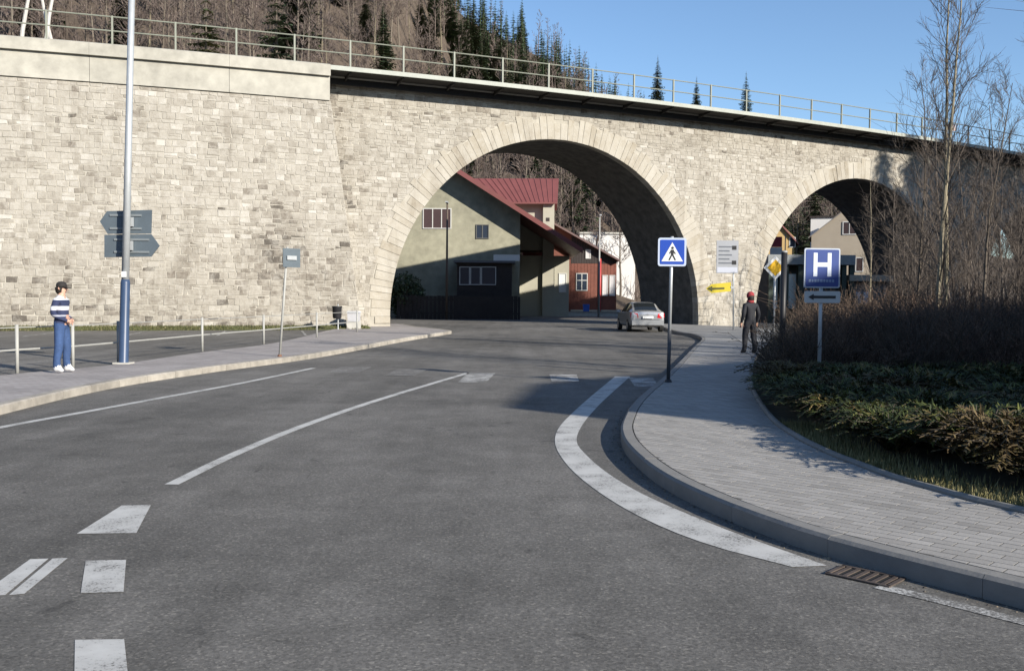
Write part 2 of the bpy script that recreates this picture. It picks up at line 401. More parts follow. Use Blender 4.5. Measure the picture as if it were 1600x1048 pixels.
# drain grate in the gutter
gc = g(1352, 901); gr = thing('drain_grate', 'rusty iron drain grate set in the gutter beside the kerb', 'grate', (gc.x, gc.y, 0))
gd = (g(1390, 910) - g(1310, 893)).normalized(); gn = Vector((-gd.y, gd.x, 0)); M_rust = simple('rusty_iron', (.075, .058, .048), .7, .4, 20)
m = MB(); c = gc.copy(); c.z = .003; m.obox(c, gd * .17, gn * .10, Vector((0, 0, .002))); m.build('pit', simple('pit_dark', (.012, .012, .012), .9, .1), gr)
m = MB()
for a, b, lx, ly in ((0, -.11, .19, .012), (0, .11, .19, .012), (-.18, 0, .012, .11), (.18, 0, .012, .11)): m.obox(gc + gd * a + gn * b + Vector((0, 0, .008)), gd * lx, gn * ly, Vector((0, 0, .004)))
m.build('frame', M_rust, gr)
for i in range(6):
    m = MB(); m.obox(gc + gd * (-.14 + .056 * i) + Vector((0, 0, .0075)), gd * .012, gn * .098, Vector((0, 0, .0035))); m.build('bar', M_rust, gr)

# ------------------------------------------------------------------ right pavement
KH = .13
kpx = [(1055, 517), (1080, 521), (1096, 528), (1084, 541), (1046, 579), (997, 620), (974, 653), (972, 678), (994, 707), (1043, 742), (1130, 782), (1246, 823), (1362, 855), (1600, 913), (1900, 985)]
kR = pxp(kpx, KH); kR = [Vector((kR[0].x + 1.0, kR[0].y + 14, KH))] + kR
kR = smooth_line(kR, .12)
ipx = [(1178, 560), (1172, 585), (1174, 610), (1201, 653), (1242, 684), (1297, 711), (1330, 724), (1391, 747), (1446, 763), (1517, 783), (1600, 802), (1800, 845), (2200, 920)]
iR = smooth_line([Vector((13.2, 53, KH)), Vector((12.6, 46, KH)), Vector((9.4, 35, KH))] + pxp(ipx, KH), .15)
nR = side(kR)
KW = .14
inner = [p + q * KW for p, q in zip(kR, nR)]       # travel is from far to near: +side is to the right-hand pavement
region = [(p.x, p.y) for p in inner] + [(p.x, p.y) for p in reversed(iR)]
# nudged so that the bed ends under kerb and edging
mb = MB(); flatpoly(mb, region, KH - .0012)
pav = tag(mb.build('pavement', M_bed), kind='structure', label='light grey block pavement along the right kerb')
# kerb stones, one metre each
def kerb_stones(line, w, h0, h1, mat, parent, length=1.0, name='kerbstone', gap=.003):
    seg = [line[0]]; acc = 0; start = 0; d = [0]
    for a, b in zip(line, line[1:]): d.append(d[-1] + (b - a).length)
    t = 0
    while t < d[-1] - .05:
        t1 = min(t + length, d[-1]); pts = []
        for k in range(5):
            u = t + gap / 2 + (t1 - t - gap) * k / 4; j = max(0, min(len(line) - 2, int(np.searchsorted(d, u)) - 1)); pts.append(line[j].lerp(line[j + 1], (u - d[j]) / max(1e-9, d[j + 1] - d[j])))
        m = MB(); n = side(pts); vs = []; hz = h1 + rnd.uniform(-.0015, .0015)
        for p, q in zip(pts, n):
            for ww, zz in ((0, h0), (w, h0), (w, hz), (.025 * (1 if w > 0 else -1), hz), (0, hz - .02)): vs.append((p + q * ww).xy.to_3d() + Vector((0, 0, zz)))
        fs = [tuple(range(5)), tuple(reversed(range(20, 25)))]
        for i in range(4):
            for j in range(5): j2 = (j + 1) % 5; fs.append((5 * i + j, 5 * i + 5 + j, 5 * i + 5 + j2, 5 * i + j2))
        m.add(vs, fs); m.build(name, mat, parent, origin=pts[2]); t = t1
kerb_stones(kR, KW - .01, -.02, KH, M_kerbR, pav)
# garden edging slabs along the inner side
iN = [p for p in iR if p.y < 27]
kerb_stones(iN, .055, -.02, KH + .035, simple('edging_concrete', (.20, .195, .18), .9, .2, 8), pav, 1.0, 'edging_slab')
# pavers in stretcher bond
pd = Vector((.72, -.69, 0)).normalized(); pn = Vector((-pd.y, pd.x, 0)); PL, PW, GP = .2, .1, .009
pieces = []
bound_in = [Vector((p.x, p.y, 0)) for p in inner]; bound_ed = [Vector((p.x, p.y, 0)) for p in iR]
arr_in = np.array([(p.x, p.y) for p in bound_in]); arr_ed = np.array([(p.x, p.y) for p in bound_ed])
nin = side(bound_in); ned = side(bound_ed)
for r in range(-60, 260):
    for k in range(-160, 100):
        cx = (k + (.5 if r % 2 else 0)) * PL; cy = r * PW
        c = Vector((4, 8, 0)) + pd * cx - pn * (-cy)
        if not (1.0 < c.x < 9.6 and 3.8 < c.y < 25): continue
        d1 = arr_in - (c.x, c.y); i1 = int(np.argmin((d1 ** 2).sum(1))); d2 = arr_ed - (c.x, c.y); i2 = int(np.argmin((d2 ** 2).sum(1)))
        s1 = (c - bound_in[i1]).dot(nin[i1]); s2 = -(c - bound_ed[i2]).dot(ned[i2])
        if s1 < -.1 or s2 < -.1: continue
        hl, hw = PL / 2 - GP / 2, PW / 2 - GP / 2
        poly = [(c + pd * a * hl + pn * b * hw).xy[:] for a, b in ((-1, -1), (1, -1), (1, 1), (-1, 1))]
        if s1 < .15: poly = clip_half(poly, (bound_in[i1] + nin[i1] * .004).xy, nin[i1].xy)
        if len(poly) > 2 and s2 < .15: poly = clip_half(poly, (bound_ed[i2] - ned[i2] * .004).xy, (-ned[i2]).xy)
        if len(poly) < 3: continue
        ar = abs(sum(poly[i][0] * poly[(i + 1) % len(poly)][1] - poly[(i + 1) % len(poly)][0] * poly[i][1] for i in range(len(poly)))) / 2
        if ar < .0012: continue
        pieces.append((c, poly))
def in_view(p, mx=20): x, y = pix(p); return -mx < x < 1600 + mx and -mx < y < 1048 + mx
pieces.sort(key=lambda q: (0 if in_view(q[0]) else 1, q[0].length))
def paver_mesh(m, poly, c):
    t = .5 + rnd.gauss(0, .15); z = KH + rnd.uniform(-.0005, .0005); k = len(poly); cx = sum(p[0] for p in poly) / k; cy = sum(p[1] for p in poly) / k
    tx, ty = rnd.uniform(-.002, .002), rnd.uniform(-.002, .002); vs = []
    for f, zz in ((1, KH - .05), (1, z - .0006), (.995, z)):
        for p in poly: vs.append((cx + (p[0] - cx) * f, cy + (p[1] - cy) * f, zz + (tx * (p[0] - cx) + ty * (p[1] - cy))))
    m.add(vs, [tuple(range(2 * k, 3 * k))] + [(i + b, (i + 1) % k + b, (i + 1) % k + b + k, i + b + k) for b in (0, k) for i in range(k)], t)
rest = MB()
for i, (c, poly) in enumerate(pieces):
    if i < 300: m = MB(); paver_mesh(m, poly, c); m.build('paver', M_paver, pav, origin=(c.x, c.y, KH))
    else: paver_mesh(rest, poly, c)
tag(rest.build('paver_field', M_paver, pav), kind='stuff')
far = [(p.x, p.y) for p in inner if p.y > 24.9] + [(p.x, p.y) for p in reversed(iR) if p.y > 24.9]
m = MB(); flatpoly(m, far, KH + .002); tag(m.build('far_paving', M_pave_far, pav), kind='stuff')
# planted bed to the right of the pavement
bed = [(p.x + .03, p.y) for p in iR if p.y < 40] + [(6, 0), (60, 0), (60, 52), (14, 46)]
m = MB(); flatpoly(m, bed, KH - .02); tag(m.build('planting_bed', M_soil), kind='structure', label='dark soil bed under the shrubs beside the pavement')

# ------------------------------------------------------------------ left pavement, parking area, verge
lk = pxp([(-420, 742), (0, 634), (180, 595), (330, 573), (500, 551), (640, 527), (694, 519)], .12) + [Vector((-2.75, 43.4, .12)), Vector((-3.6, 46.0, .12)), Vector((-5.0, 49.5, .12)), Vector((-6.2, 54, .12))]
lk = smooth_line(lk, .3)
rear = pxp([(-400, 628), (0, 586), (100, 577), (190, 568), (316, 550), (437, 534), (560, 516)], .12)
rear[-1] = Vector((-8.2, 45.0, .12)); rear += [Vector((-7.3, 50, .12)), Vector((-8, 54, .12))]
rear = smooth_line(rear, .5)
m = MB(); flatpoly(m, [(p.x - .12, p.y) for p in lk] + [(p.x, p.y) for p in reversed(rear)], .118)
lpav = tag(m.build('pavement', M_pave_left), kind='structure', label='pale reddish grey pavement along the left kerb')
kerb_stones(lk, .17, -.02, .128, M_kerbL, lpav, gap=.015)
m = MB(); flatpoly(m, [(p.x, p.y) for p in rear if p.y < 47] + [(-9.0, 47.2), (-60, 30), (-60, 5)], .085)
tag(m.build('parking_area', M_asph), kind='structure', label='grey asphalt parking area in front of the retaining wall')
# bay lines on the parking asphalt
for k in range(4):
    p = fr(-21 + k * 3.2, 0, -3.2); q = fr(-21.6 + k * 3.2, 0, -8.2)
    m = MB(); strip(m, [p, q], -.05, .05, .09); tag(m.build('bay_line', M_paint_worn, road))

# ------------------------------------------------------------------ stone helpers
def stone(mb, poly, S, proud, ch, tint, back=.12, jit=0.0):
    """poly: (s,h) counter-clockwise seen from the front, S(s,h,d) -> world"""
    k = len(poly); cx = sum(p[0] for p in poly) / k; cy = sum(p[1] for p in poly) / k; vs = []
    size = min(max(p[0] for p in poly) - min(p[0] for p in poly), max(p[1] for p in poly) - min(p[1] for p in poly)); f = max(.5, 1 - 2 * ch / max(size, .05))
    P = [(p[0] + rnd.uniform(-jit, jit), p[1] + rnd.uniform(-jit, jit)) for p in poly]
    for p in P: vs.append(S(p[0], p[1], back))
    for p in P: vs.append(S(p[0], p[1], -proud + ch * .8))
    for p in P: vs.append(S(cx + (p[0] - cx) * f, cy + (p[1] - cy) * f, -proud + rnd.uniform(-.012, .012)))
    mb.add(vs, [tuple(range(2 * k, 3 * k))] + [(i + b, (i + 1) % k + b, (i + 1) % k + b + k, i + b + k) for b in (0, k) for i in range(k)], tint)
def courses(s0f, s1f, h0, h1, hmin, hmax, lmin, lmax):
    out = []; h = h0
    while h < h1 - .05:
        dh = rnd.uniform(hmin, hmax); hh = min(h + dh, h1)
        if h1 - hh < hmin * .6: hh = h1
        mid = (h + hh) / 2; s = s0f(mid) - rnd.uniform(0, lmax); e = s1f(mid)
        while s < e - .02:
            L = rnd.uniform(lmin, lmax); s2 = min(s + L, e)
            if e - s2 < lmin * .5: s2 = e
            a = max(s, s0f(mid))
            if s2 - a > .08:
                if hh - h > hmin * 1.25 and rnd.random() < .18:      # two thin stones one over the other
                    q = h + (hh - h) * rnd.uniform(.4, .6); out.append((a, s2, h, q)); out.append((a, s2, q, hh))
                else: out.append((a, s2, h, hh))
            s = s2
        h = hh
    return out

# ------------------------------------------------------------------ retaining wall
wroot_loc = fr(-16, 0, 0)
wall = thing('retaining_wall', 'long cream stone retaining wall with pale rendered parapet band on top', 'wall', wroot_loc)
BAND0, BAND1 = 10.95, 12.08
def dwall(h): return -.75 * (1 - h / 11.0) if h < 11 else 0
def SW(s, h, d): return fr(s, h, dwall(h) + d)
m = MB(); sg = np.linspace(-46, 0, 60); hg = np.linspace(-.1, BAND0, 14); o = []
for h in hg:
    for u in np.linspace(0, 1, 70): o.append(SW(-46 + (wall_end(h) + 46) * u, h, .012))
m.add(o, [(j * 70 + i, j * 70 + i + 1, (j + 1) * 70 + i + 1, (j + 1) * 70 + i) for j in range(13) for i in range(69)])
for h0, h1 in zip(hg, hg[1:]): m.add([SW(wall_end(h0), h0, .045), SW(wall_end(h0), h0, 3.2), SW(wall_end(h1), h1, 3.2), SW(wall_end(h1), h1, .045)], [(0, 1, 2, 3)])
m.build('mortar_core', M_mortar, wall)
st = courses(lambda h: -45.5, wall_end, -.05, BAND0 - .01, .16, .34, .2, .62)
def wall_tint(s, h, dist):
    p = pix(SW(s, h, 0)); t = .60 + rnd.gauss(0, .11)
    if rnd.random() < .09: t -= rnd.uniform(.1, .4)
    if rnd.random() < .08: t += rnd.uniform(.1, .3)
    # grey weathering patch low on the wall near the viaduct, and a damp foot
    d1 = math.hypot((s + 12.0) / 1.5, (h - 4.2) / 2.9)
    if d1 < 1: t -= .55 * (1 - d1) * rnd.uniform(.3, 1.5) + rnd.uniform(0, .1)
    if h < 4.2: t -= .20 * (1 - h / 4.2) + rnd.uniform(0, .14)
    return t
C0 = Vector((0, 0, EYE)); info = []
for a, b, h0, h1 in st:
    c = SW((a + b) / 2, (h0 + h1) / 2, 0); vis = in_view(c, 0); info.append(((0 if vis else 1), -(b - a) * (h1 - h0) / (c - C0).length_squared, a, b, h0, h1, c))
info.sort(key=lambda q: q[:2]); rest = MB()
for i, (_, _, a, b, h0, h1, c) in enumerate(info):
    gp = .012; poly = [(a + gp, h0 + gp), (b - gp, h0 + gp), (b - gp, h1 - gp), (a + gp, h1 - gp)]; t = wall_tint((a + b) / 2, (h0 + h1) / 2, 0); pr = rnd.uniform(.0, .014)
    if i < 300: m = MB(); stone(m, poly, SW, pr, .011, t, jit=.026); m.build('stone', M_stone, wall, origin=c)
    else: stone(rest, poly, SW, pr, .011, t, jit=.026)
tag(rest.build('stonework', M_stone, wall), kind='stuff')
# band and coping, a length of each at a time
cuts = [-45.5, -39, -32.6, -26.4, -20.1, -14.2, wall_end(11.4)]
def sweep(m, s0, s1, prof, n=10):
    """closed (h,d) profile swept along the line from s0 to s1"""
    k = len(prof); vs = []
    for i in range(n + 1):
        for h, d in prof: vs.append(fr(s0 + (s1 - s0) * i / n, h, d))
    fs = [tuple(range(k)), tuple(reversed(range(n * k, n * k + k)))]
    for i in range(n):
        for j in range(k): j2 = (j + 1) % k; fs.append((i * k + j, i * k + k + j, i * k + k + j2, i * k + j2))
    m.add(vs, fs)
for a, b in zip(cuts, cuts[1:]):
    m = MB(); sweep(m, a + .008, b - .008, [(BAND0 + .015, -.09), (BAND0 + .015, 1.2), (BAND1, 1.2), (BAND1, -.09)]); m.build('parapet_band', M_band, wall)
    m = MB(); sweep(m, a + .004, b - .004, [(BAND1 + .012, -.26), (BAND1 + .012, 1.2), (DECK - .03, 1.2), (DECK, -.16), (DECK - .05, -.26)]); m.build('coping', M_band, wall)

# ------------------------------------------------------------------ viaduct
via = thing('railway_viaduct', 'pale stone railway viaduct with round arches and a dark overhanging deck', 'viaduct', fr(3.7, 0, 0))
def SV(s, h, d): return fr(s, h, DF + d)
def intr(s):
    for sc, R, hc in ARCHES:
        if abs(s - sc) < R - 1e-6: return hc + math.sqrt(R * R - (s - sc) ** 2)
    return None
SEND = 66.0
edges = {round(x, 4) for x in np.arange(-12, SEND + .01, .5)}
def face_sheet(d, flip):
    m = MB(); ed = set(edges)
    for sc, R, hc in ARCHES: ed |= {sc - R * math.cos(t) for t in np.linspace(0, math.pi, 49)}
    ed = sorted(e for e in ed if e <= SEND)
    for a, b in zip(ed, ed[1:]):
        if b - a < 1e-5: continue
        mid = (a + b) / 2; arch = None
        for sc, R, hc in ARCHES:
            if abs(mid - sc) < R: arch = (sc, R, hc)
        def hb(s):
            if not arch: return -.1
            sc, R, hc = arch; return hc + math.sqrt(max(0, R * R - (s - sc) ** 2))
        ha, hbb = hb(a), hb(b); nst = 4; vs = []
        for k in range(nst + 1):
            vs += [fr(a, ha + (FACE_TOP - ha) * k / nst, d), fr(b, hbb + (FACE_TOP - hbb) * k / nst, d)]
        fs = [(2 * k, 2 * k + 1, 2 * k + 3, 2 * k + 2) for k in range(nst)]
        m.add(vs, [tuple(reversed(f)) for f in fs] if flip else fs)
    return m
face_sheet(DF + .012, False).build('mortar_core', M_mortar, via)
face_sheet(DB, True).build('back_face', M_mortar, via)
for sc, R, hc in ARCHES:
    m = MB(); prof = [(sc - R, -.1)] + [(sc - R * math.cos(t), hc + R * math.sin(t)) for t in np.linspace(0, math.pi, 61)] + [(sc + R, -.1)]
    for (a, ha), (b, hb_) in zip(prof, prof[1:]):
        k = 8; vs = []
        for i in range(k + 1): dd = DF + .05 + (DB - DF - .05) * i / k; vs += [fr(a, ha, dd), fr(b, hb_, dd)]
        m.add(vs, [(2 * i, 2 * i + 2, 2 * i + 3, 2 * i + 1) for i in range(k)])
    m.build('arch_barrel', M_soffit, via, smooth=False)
# arch rings: voussoirs, and jamb stones under the springing
for ai, (sc, R, hc) in enumerate(ARCHES):
    n = 88 if ai == 0 else 74; ang = [0.0]
    for i in range(n): ang.append(ang[-1] + rnd.uniform(.75, 1.25))
    ang = [a / ang[-1] * math.pi for a in ang]
    for a0, a1 in zip(ang, ang[1:]):
        e = .006 / R; L = VT + rnd.choice((-.26, -.12, 0, .10, .22)); key = abs((a0 + a1) / 2 - math.pi / 2) < .03
        def P(a, r): return (sc - r * math.cos(a), hc + r * math.sin(a))
        poly = [P(a0 + e, R - .02), P(a0 + e, R + L), P(a1 - e, R + L), P(a1 - e, R - .02)]
        poly = poly[::-1]
        m = MB(); stone(m, poly, SV, rnd.uniform(.012, .035), .010, .56 + rnd.gauss(0, .18), back=.5); c = SV(*P((a0 + a1) / 2, R + .5), 0)
        m.build('voussoir', M_vous, via, origin=c)
    h = -.05
    while h < hc - .05:
        h2 = min(h + rnd.uniform(.3, .45), hc)
        if hc - h2 < .15: h2 = hc
        for sg_ in (-1, 1):
            L = rnd.choice((.8, 1.15)); a, b = sorted((sc + sg_ * (R - .03), sc + sg_ * (R + L)))
            m = MB(); stone(m, [(a + .01, h + .01), (b - .01, h + .01), (b - .01, h2 - .01), (a + .01, h2 - .01)], SV, .055, .02, .5 + rnd.gauss(0, .15), back=.5); m.build('jamb_stone', M_vous, via, origin=SV((a + b) / 2, h, 0))
        h = h2
# spandrel stones clipped round the rings
st = courses(lambda h: wall_end(h) - .4, lambda h: SEND - .2, -.05, FACE_TOP, .15, .30, .2, .58)
info = []
for a, b, h0, h1 in st:
    gp = .011; poly = [(a + gp, h0 + gp), (b - gp, h0 + gp), (b - gp, h1 - gp), (a + gp, h1 - gp)]; cx, cy = (a + b) / 2, (h0 + h1) / 2; ok = True
    for sc, R, hc in ARCHES:
        RR = R + VT - .05
        if cy >= hc:
            dx, dy = cx - sc, cy - hc; r = math.hypot(dx, dy)
            if r < RR - .5: ok = False; break
            if r < RR + .6: poly = clip_half(poly, (sc + dx / r * RR, hc + dy / r * RR), (dx / r, dy / r))
        else:
            if abs(cx - sc) < R + .6: ok = False; break
            if abs(cx - sc) < RR + .5: sg_ = 1 if cx > sc else -1; poly = clip_half(poly, (sc + sg_ * (R + 1.16), cy), (sg_, 0))
        if len(poly) < 3: ok = False; break
    if not ok: continue
    ar = abs(sum(poly[i][0] * poly[(i + 1) % len(poly)][1] - poly[(i + 1) % len(poly)][0] * poly[i][1] for i in range(len(poly)))) / 2
    if ar < .012: continue
    c = SV(cx, cy, 0); p = pix(c); vis = 560 < p[0] < 1430 and cy < 11.3
    info.append(((0 if vis else 1), -ar / (c - C0).length_squared, poly, c, cx, cy))
info.sort(key=lambda q: q[:2]); rest = MB()
for i, (_, _, poly, c, cx, cy) in enumerate(info):
    t = .62 + rnd.gauss(0, .11)
    if rnd.random() < .09: t -= rnd.uniform(.1, .4)
    if rnd.random() < .08: t += rnd.uniform(.1, .3)
    if 0 < cx - wall_end(cy) < (.9 if cy > 6 else .4): t -= rnd.uniform(.12, .42)          # damp streak where wall and viaduct meet
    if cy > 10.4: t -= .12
    pr = rnd.uniform(0, .014)
    if i < 300: m = MB(); stone(m, poly, SV, pr, .011, t, jit=.022); m.build('stone', M_stone, via, origin=c)
    else: stone(rest, poly, SV, pr, .011, t, jit=.022)
tag(rest.build('stonework', M_stone, via), kind='stuff')
# deck: slab, dark edge girder, pale lip, brackets
m = MB(); sweep(m, -46, SEND, [(FACE_TOP + .004, 1.25), (FACE_TOP + .004, DB + .6), (DECK - .02, DB + .6), (DECK - .02, 1.25)], 60); m.build('deck_slab', M_conc, via)
D0 = wall_end(12.5) + .03
m = MB(); sweep(m, D0, SEND, [(DECK - .22, .10), (DECK - .22, 1.248), (DECK - .03, 1.248), (DECK - .03, .10)], 50); m.build('walkway_slab', M_under, via)
m = MB(); sweep(m, D0, SEND, [(DECK - .21, -.02), (DECK - .21, .096), (DECK, .096), (DECK, -.02)], 50); m.build('deck_lip', M_lip, via)
m = MB(); sweep(m, D0, SEND, [(DECK - .6, 1.30), (DECK - .6, 1.44), (DECK - .224, 1.44), (DECK - .224, 1.30)], 50); m.build('edge_girder', M_under, via)
RP = 2.66
posts = [-24.5 + RP * i for i in range(40)]
for s in posts:
    if s < D0 + .3 or s > SEND - 1: continue
    poly = [fr(s - .04, DECK - .224, .14), fr(s - .04, DECK - .224, 1.30), fr(s - .04, DECK - .42, 1.30), fr(s - .04, DECK - .28, .14)]
    m = MB(); m.prism(poly, fr(s + .04, 0, 1) - fr(s - .04, 0, 1)); m.build('bracket', M_under, via)
# railing
rl = thing('viaduct_railing', 'thin grey green pipe railing running along the top of the viaduct', 'railing', fr(3.7, DECK, .12))
for s in posts:
    if s > SEND - 1: continue
    m = MB(); m.obox(fr(s, DECK + .64, .2), (fr(s + .04, 0, 0) - fr(s, 0, 0)), (fr(s, 0, .04) - fr(s, 0, 0)), Vector((0, 0, .68))); m.build('post', M_rail, rl)
for z in (1.28, .66):
    m = MB(); m.tube([fr(s, DECK + z, .2) for s in np.linspace(-28, SEND - 1.2, 70)], .03, 6); m.build('rail', M_rail, rl)
# plate on the railing
c = fr(34.6, DECK + .95, .14); t = (fr(35, 0, 0) - fr(34.6, 0, 0)).normalized()
pl = thing('railing_sign', 'small faded orange plate fixed to the viaduct railing', 'sign', c)
m = MB(); m.obox(c, t * .42, Vector((-t.y, t.x, 0)) * .012, Vector((0, 0, .22))); m.build('plate', simple('faded_plate', (.34, .25, .22), .6, .2, 4), pl)
m = MB(); m.obox(c + Vector((0, 0, .05)) - Vector((-t.y, t.x, 0)) * .016, t * .34, Vector((-t.y, t.x, 0)) * .003, Vector((0, 0, .08))); m.build('panel', simple('faded_plate_pale', (.42, .37, .36), .6, .2, 4), pl)
# earth fill behind the wall carrying the line on the left
m = MB(); sweep(m, -80, wall_end(11) - .1, [(.5, 1.3), (.5, 30), (13.0, 24), (12.3, 9), (12.3, 1.3)], 30)
tag(m.build('embankment', M_litter), kind='structure', label='brown earth embankment behind the retaining wall')
# grass verge at the foot of the wall
m = MB(); vs = []
ns = 90
for i in range(ns + 1):
    s = -40 + (wall_end(0) + .2 + 40) * i / ns; w = 1.5 + .25 * math.sin(s * 1.7)
    for d, z in ((0.02, .24), (-.45, .19 + .03 * math.sin(s * 3)), (-w, .07)): vs.append(SW(s, 0, d) + Vector((0, 0, z)))
m.add(vs, [(3 * i + j, 3 * i + j + 1, 3 * i + 3 + j + 1, 3 * i + 3 + j) for i in range(ns) for j in range(2)])
verge = tag(m.build('grass_verge', M_grass, None, True), kind='structure', label='narrow green grass strip at the foot of the retaining wall')
def blades(name, pts, hmin, hmax, mat, label, lean=.6, w=.012):
    m = MB()
    for p in pts:
        h = rnd.uniform(hmin, hmax); a = rnd.uniform(0, 6.28); dx, dy = math.cos(a), math.sin(a); q = Vector(p); tip = q + Vector((dx * h * lean * rnd.random(), dy * h * lean * rnd.random(), h)); u = Vector((-dy, dx, 0)) * w
        m.add([q - u, q + u, tip], [(0, 1, 2)], rnd.random())
    return tag(m.build(name, mat), label=label, kind='stuff')
pts = []
for i in range(9000):
    s = rnd.uniform(-30, wall_end(0)); d = rnd.uniform(-1.55, -.02); z = .24 + (.07 - .24) * (-d / 1.55) - .02; pts.append(SW(s, 0, d) + Vector((0, 0, z)))
M_blade = tinted('grass_blades', [(0, (.05, .052, .02)), (.6, (.095, .098, .038)), (1, (.17, .15, .08))], bmp=0, grain=3)
blades('wall_grass', pts, .04, .14, M_blade, 'short rough grass growing along the retaining wall foot', w=.02)

# grit and leaf scraps in the gutter along the right kerb
m = MB(); nk = len(kR)
for i in range(2600):
    j = rnd.randrange(nk // 4, nk - 1); p = kR[j].lerp(kR[j + 1], rnd.random()); q = nR[j]; o = -abs(rnd.gauss(0, .07)) - .012; c = Vector((p.x, p.y, 0)) + q * o; s = rnd.uniform(.003, .011) if rnd.random() < .85 else rnd.uniform(.012, .022); a = rnd.uniform(0, 6.28); u = Vector((math.cos(a), math.sin(a), 0)) * s; v = Vector((-u.y, u.x, 0)) * rnd.uniform(.4, .9); hgt = Vector((0, 0, s * rnd.uniform(.3, .8)))
    m.add([c + u, c + v, c - u, c - v, c + hgt], [(0, 1, 4), (1, 2, 4), (2, 3, 4), (3, 0, 4)], rnd.random())
tag(m.build('gutter_grit', tinted('grit', [(0, (.05, .045, .04)), (.6, (.14, .12, .095)), (1, (.24, .19, .13))], bmp=0)), kind='stuff', label='grit and leaf scraps lying in the gutter along the kerb')

# ------------------------------------------------------------------ posts and rails behind the left pavement
M_white = simple('white_paint', (.62, .63, .62), .5, .06, 8); M_black = simple('black_paint', (.018, .018, .02), .5, .2, 8)
M_blue = simple('sign_blue', (.012, .055, .34), .4, .06, 6); M_signback = simple('sign_back_grey', (.10, .125, .145), .5, .12, 5, metal=.2)
fence = thing('pedestrian_railing', 'low pale metal post and rail fence behind the left pavement', 'fence', g(316, 549, .12))
pp = [g(*q, .118) for q in ((-75, 593), (27, 583), (114, 575), (185, 566), (316, 549), (412, 537.5), (495, 527), (558, 518.5))]
for p in pp:
    m = MB(); m.tube([p, p + Vector((0, 0, .9))], .034, 8); m.tube([p + Vector((0, 0, .9)), p + Vector((0, 0, .915))], [.038, .03], 8); m.build('post', M_gpost, fence, True)
for a, b in zip(pp, pp[1:]):
    m = MB(); m.tube([a + Vector((0, 0, .86)), b + Vector((0, 0, .86))], .011, 5); m.build('rail', M_gpost, fence)
    m = MB(); sag = Vector((0, 0, 0)); m.tube([a + Vector((0, 0, .44)), a.lerp(b, .5) + Vector((0, 0, .44)) + sag, b + Vector((0, 0, .44))], .019, 5); m.build('rail', M_gpost, fence)

# ------------------------------------------------------------------ lamp post with two direction boards
lp = g(193, 568, .118); lamp = thing('lamp_post', 'tall galvanised lamp post with blue painted foot on the left pavement', 'lamp post', lp)
lean = Vector((.030, 0, 1))
def lpt(z): return lp + lean * z
m = MB(); m.tube([lpt(0), lpt(.02), lpt(1.75), lpt(1.82)], [.115, .104, .10, .085], 14); m.build('foot_sleeve', simple('blue_paint', (.035, .06, .115), .4, .12, 6), lamp, True)
m = MB(); m.tube([lpt(1.70), lpt(4.5), lpt(9.3)], [.082, .074, .06], 12); up = m; up.tube([lpt(9.3), lpt(9.7) + Vector((.15, -.05, 0)), lpt(9.9) + Vector((.9, -.3, 0))], [.055, .05, .04], 10); m.build('column', M_galv, lamp, True)
m = MB(); hd = lpt(9.92) + Vector((1.2, -.4, 0)); m.obox(hd, Vector((.38, -.12, 0)), Vector((.05, .13, 0)), Vector((0, 0, .06))); m.build('lantern', M_galv, lamp)
m = MB(); m.obox(lpt(1.93) + Vector((0, -.085, 0)), Vector((.05, 0, 0)), Vector((0, .012, 0)), Vector((0, 0, .06))); m.build('number_plate', M_white, lamp)
m = MB(); m.obox(lpt(0) + Vector((0, 0, .015)), Vector((.17, 0, 0)), Vector((0, .17, 0)), Vector((0, 0, .015))); m.build('base_plate', M_conc, lamp)
def boardpoly(pxl, Y): return [atY(x, y, Y) for x, y in pxl]
Yb = lpt(3.5).y + .16
for pxl, lab in (([(156, 346), (167, 330), (237, 328), (236, 365), (168, 365.5)], 'grey rear of left pointing direction board on the lamp post'),
                 ([(163, 367), (236, 366), (249, 384), (236, 401), (163, 402)], 'grey rear of right pointing direction board on the lamp post')):
    P = boardpoly(pxl, Yb); c = sum(P, Vector()) / len(P)
    t = thing('direction_sign', lab, 'sign', c); m = MB(); m.prism(P, (0, .03, 0)); m.build('panel', M_signback, t)
    zt = max(p.z for p in P); zb = min(p.z for p in P); xl = min(p.x for p in P) + .22; xr = max(p.x for p in P) - .22
    for z in (zt - .12, zb + .12):
        m = MB(); m.obox(((xl + xr) / 2, Yb - .012, z), ((xr - xl) / 2, 0, 0), (0, .012, 0), (0, 0, .022)); m.build('stiffener', simple('stiffener_grey', (.17, .19, .20), .5, .1), t)
    m = MB(); m.obox((lpt(c.z - lp.z).x, Yb - .05, c.z), (.10, 0, 0), (0, .028, 0), (0, 0, .10)); m.build('clamp', M_galv, t)

# small sign seen from behind, on a leaning pole
b0 = g(437, 557, .118); sg = thing('road_sign', 'small square sign seen from behind on a thin leaning pole', 'sign', b0)
tp = atY(449, 386, b0.y); m = MB(); m.tube([b0, tp], .03, 8); m.build('pole', M_gpost, sg, True)
cc = atY(455.5, 403, b0.y + .05); m = MB(); u = Vector((.17, .18, 0)); m.obox(cc, u, Vector((-.009, .017, 0)), Vector((0, 0, .23)))
m.build('panel', M_signback, sg)
m = MB(); m.obox(cc + Vector((.02, -.04, .0)), u * .55, Vector((-.005, .01, 0)), Vector((0, 0, .05))); m.build('bracket', M_galv, sg)
m = MB(); m.tube([b0, b0 + Vector((0, 0, .05))], [.06, .045], 8); m.build('foot', simple('rust_brown', (.16, .08, .05), .8, .2), sg)

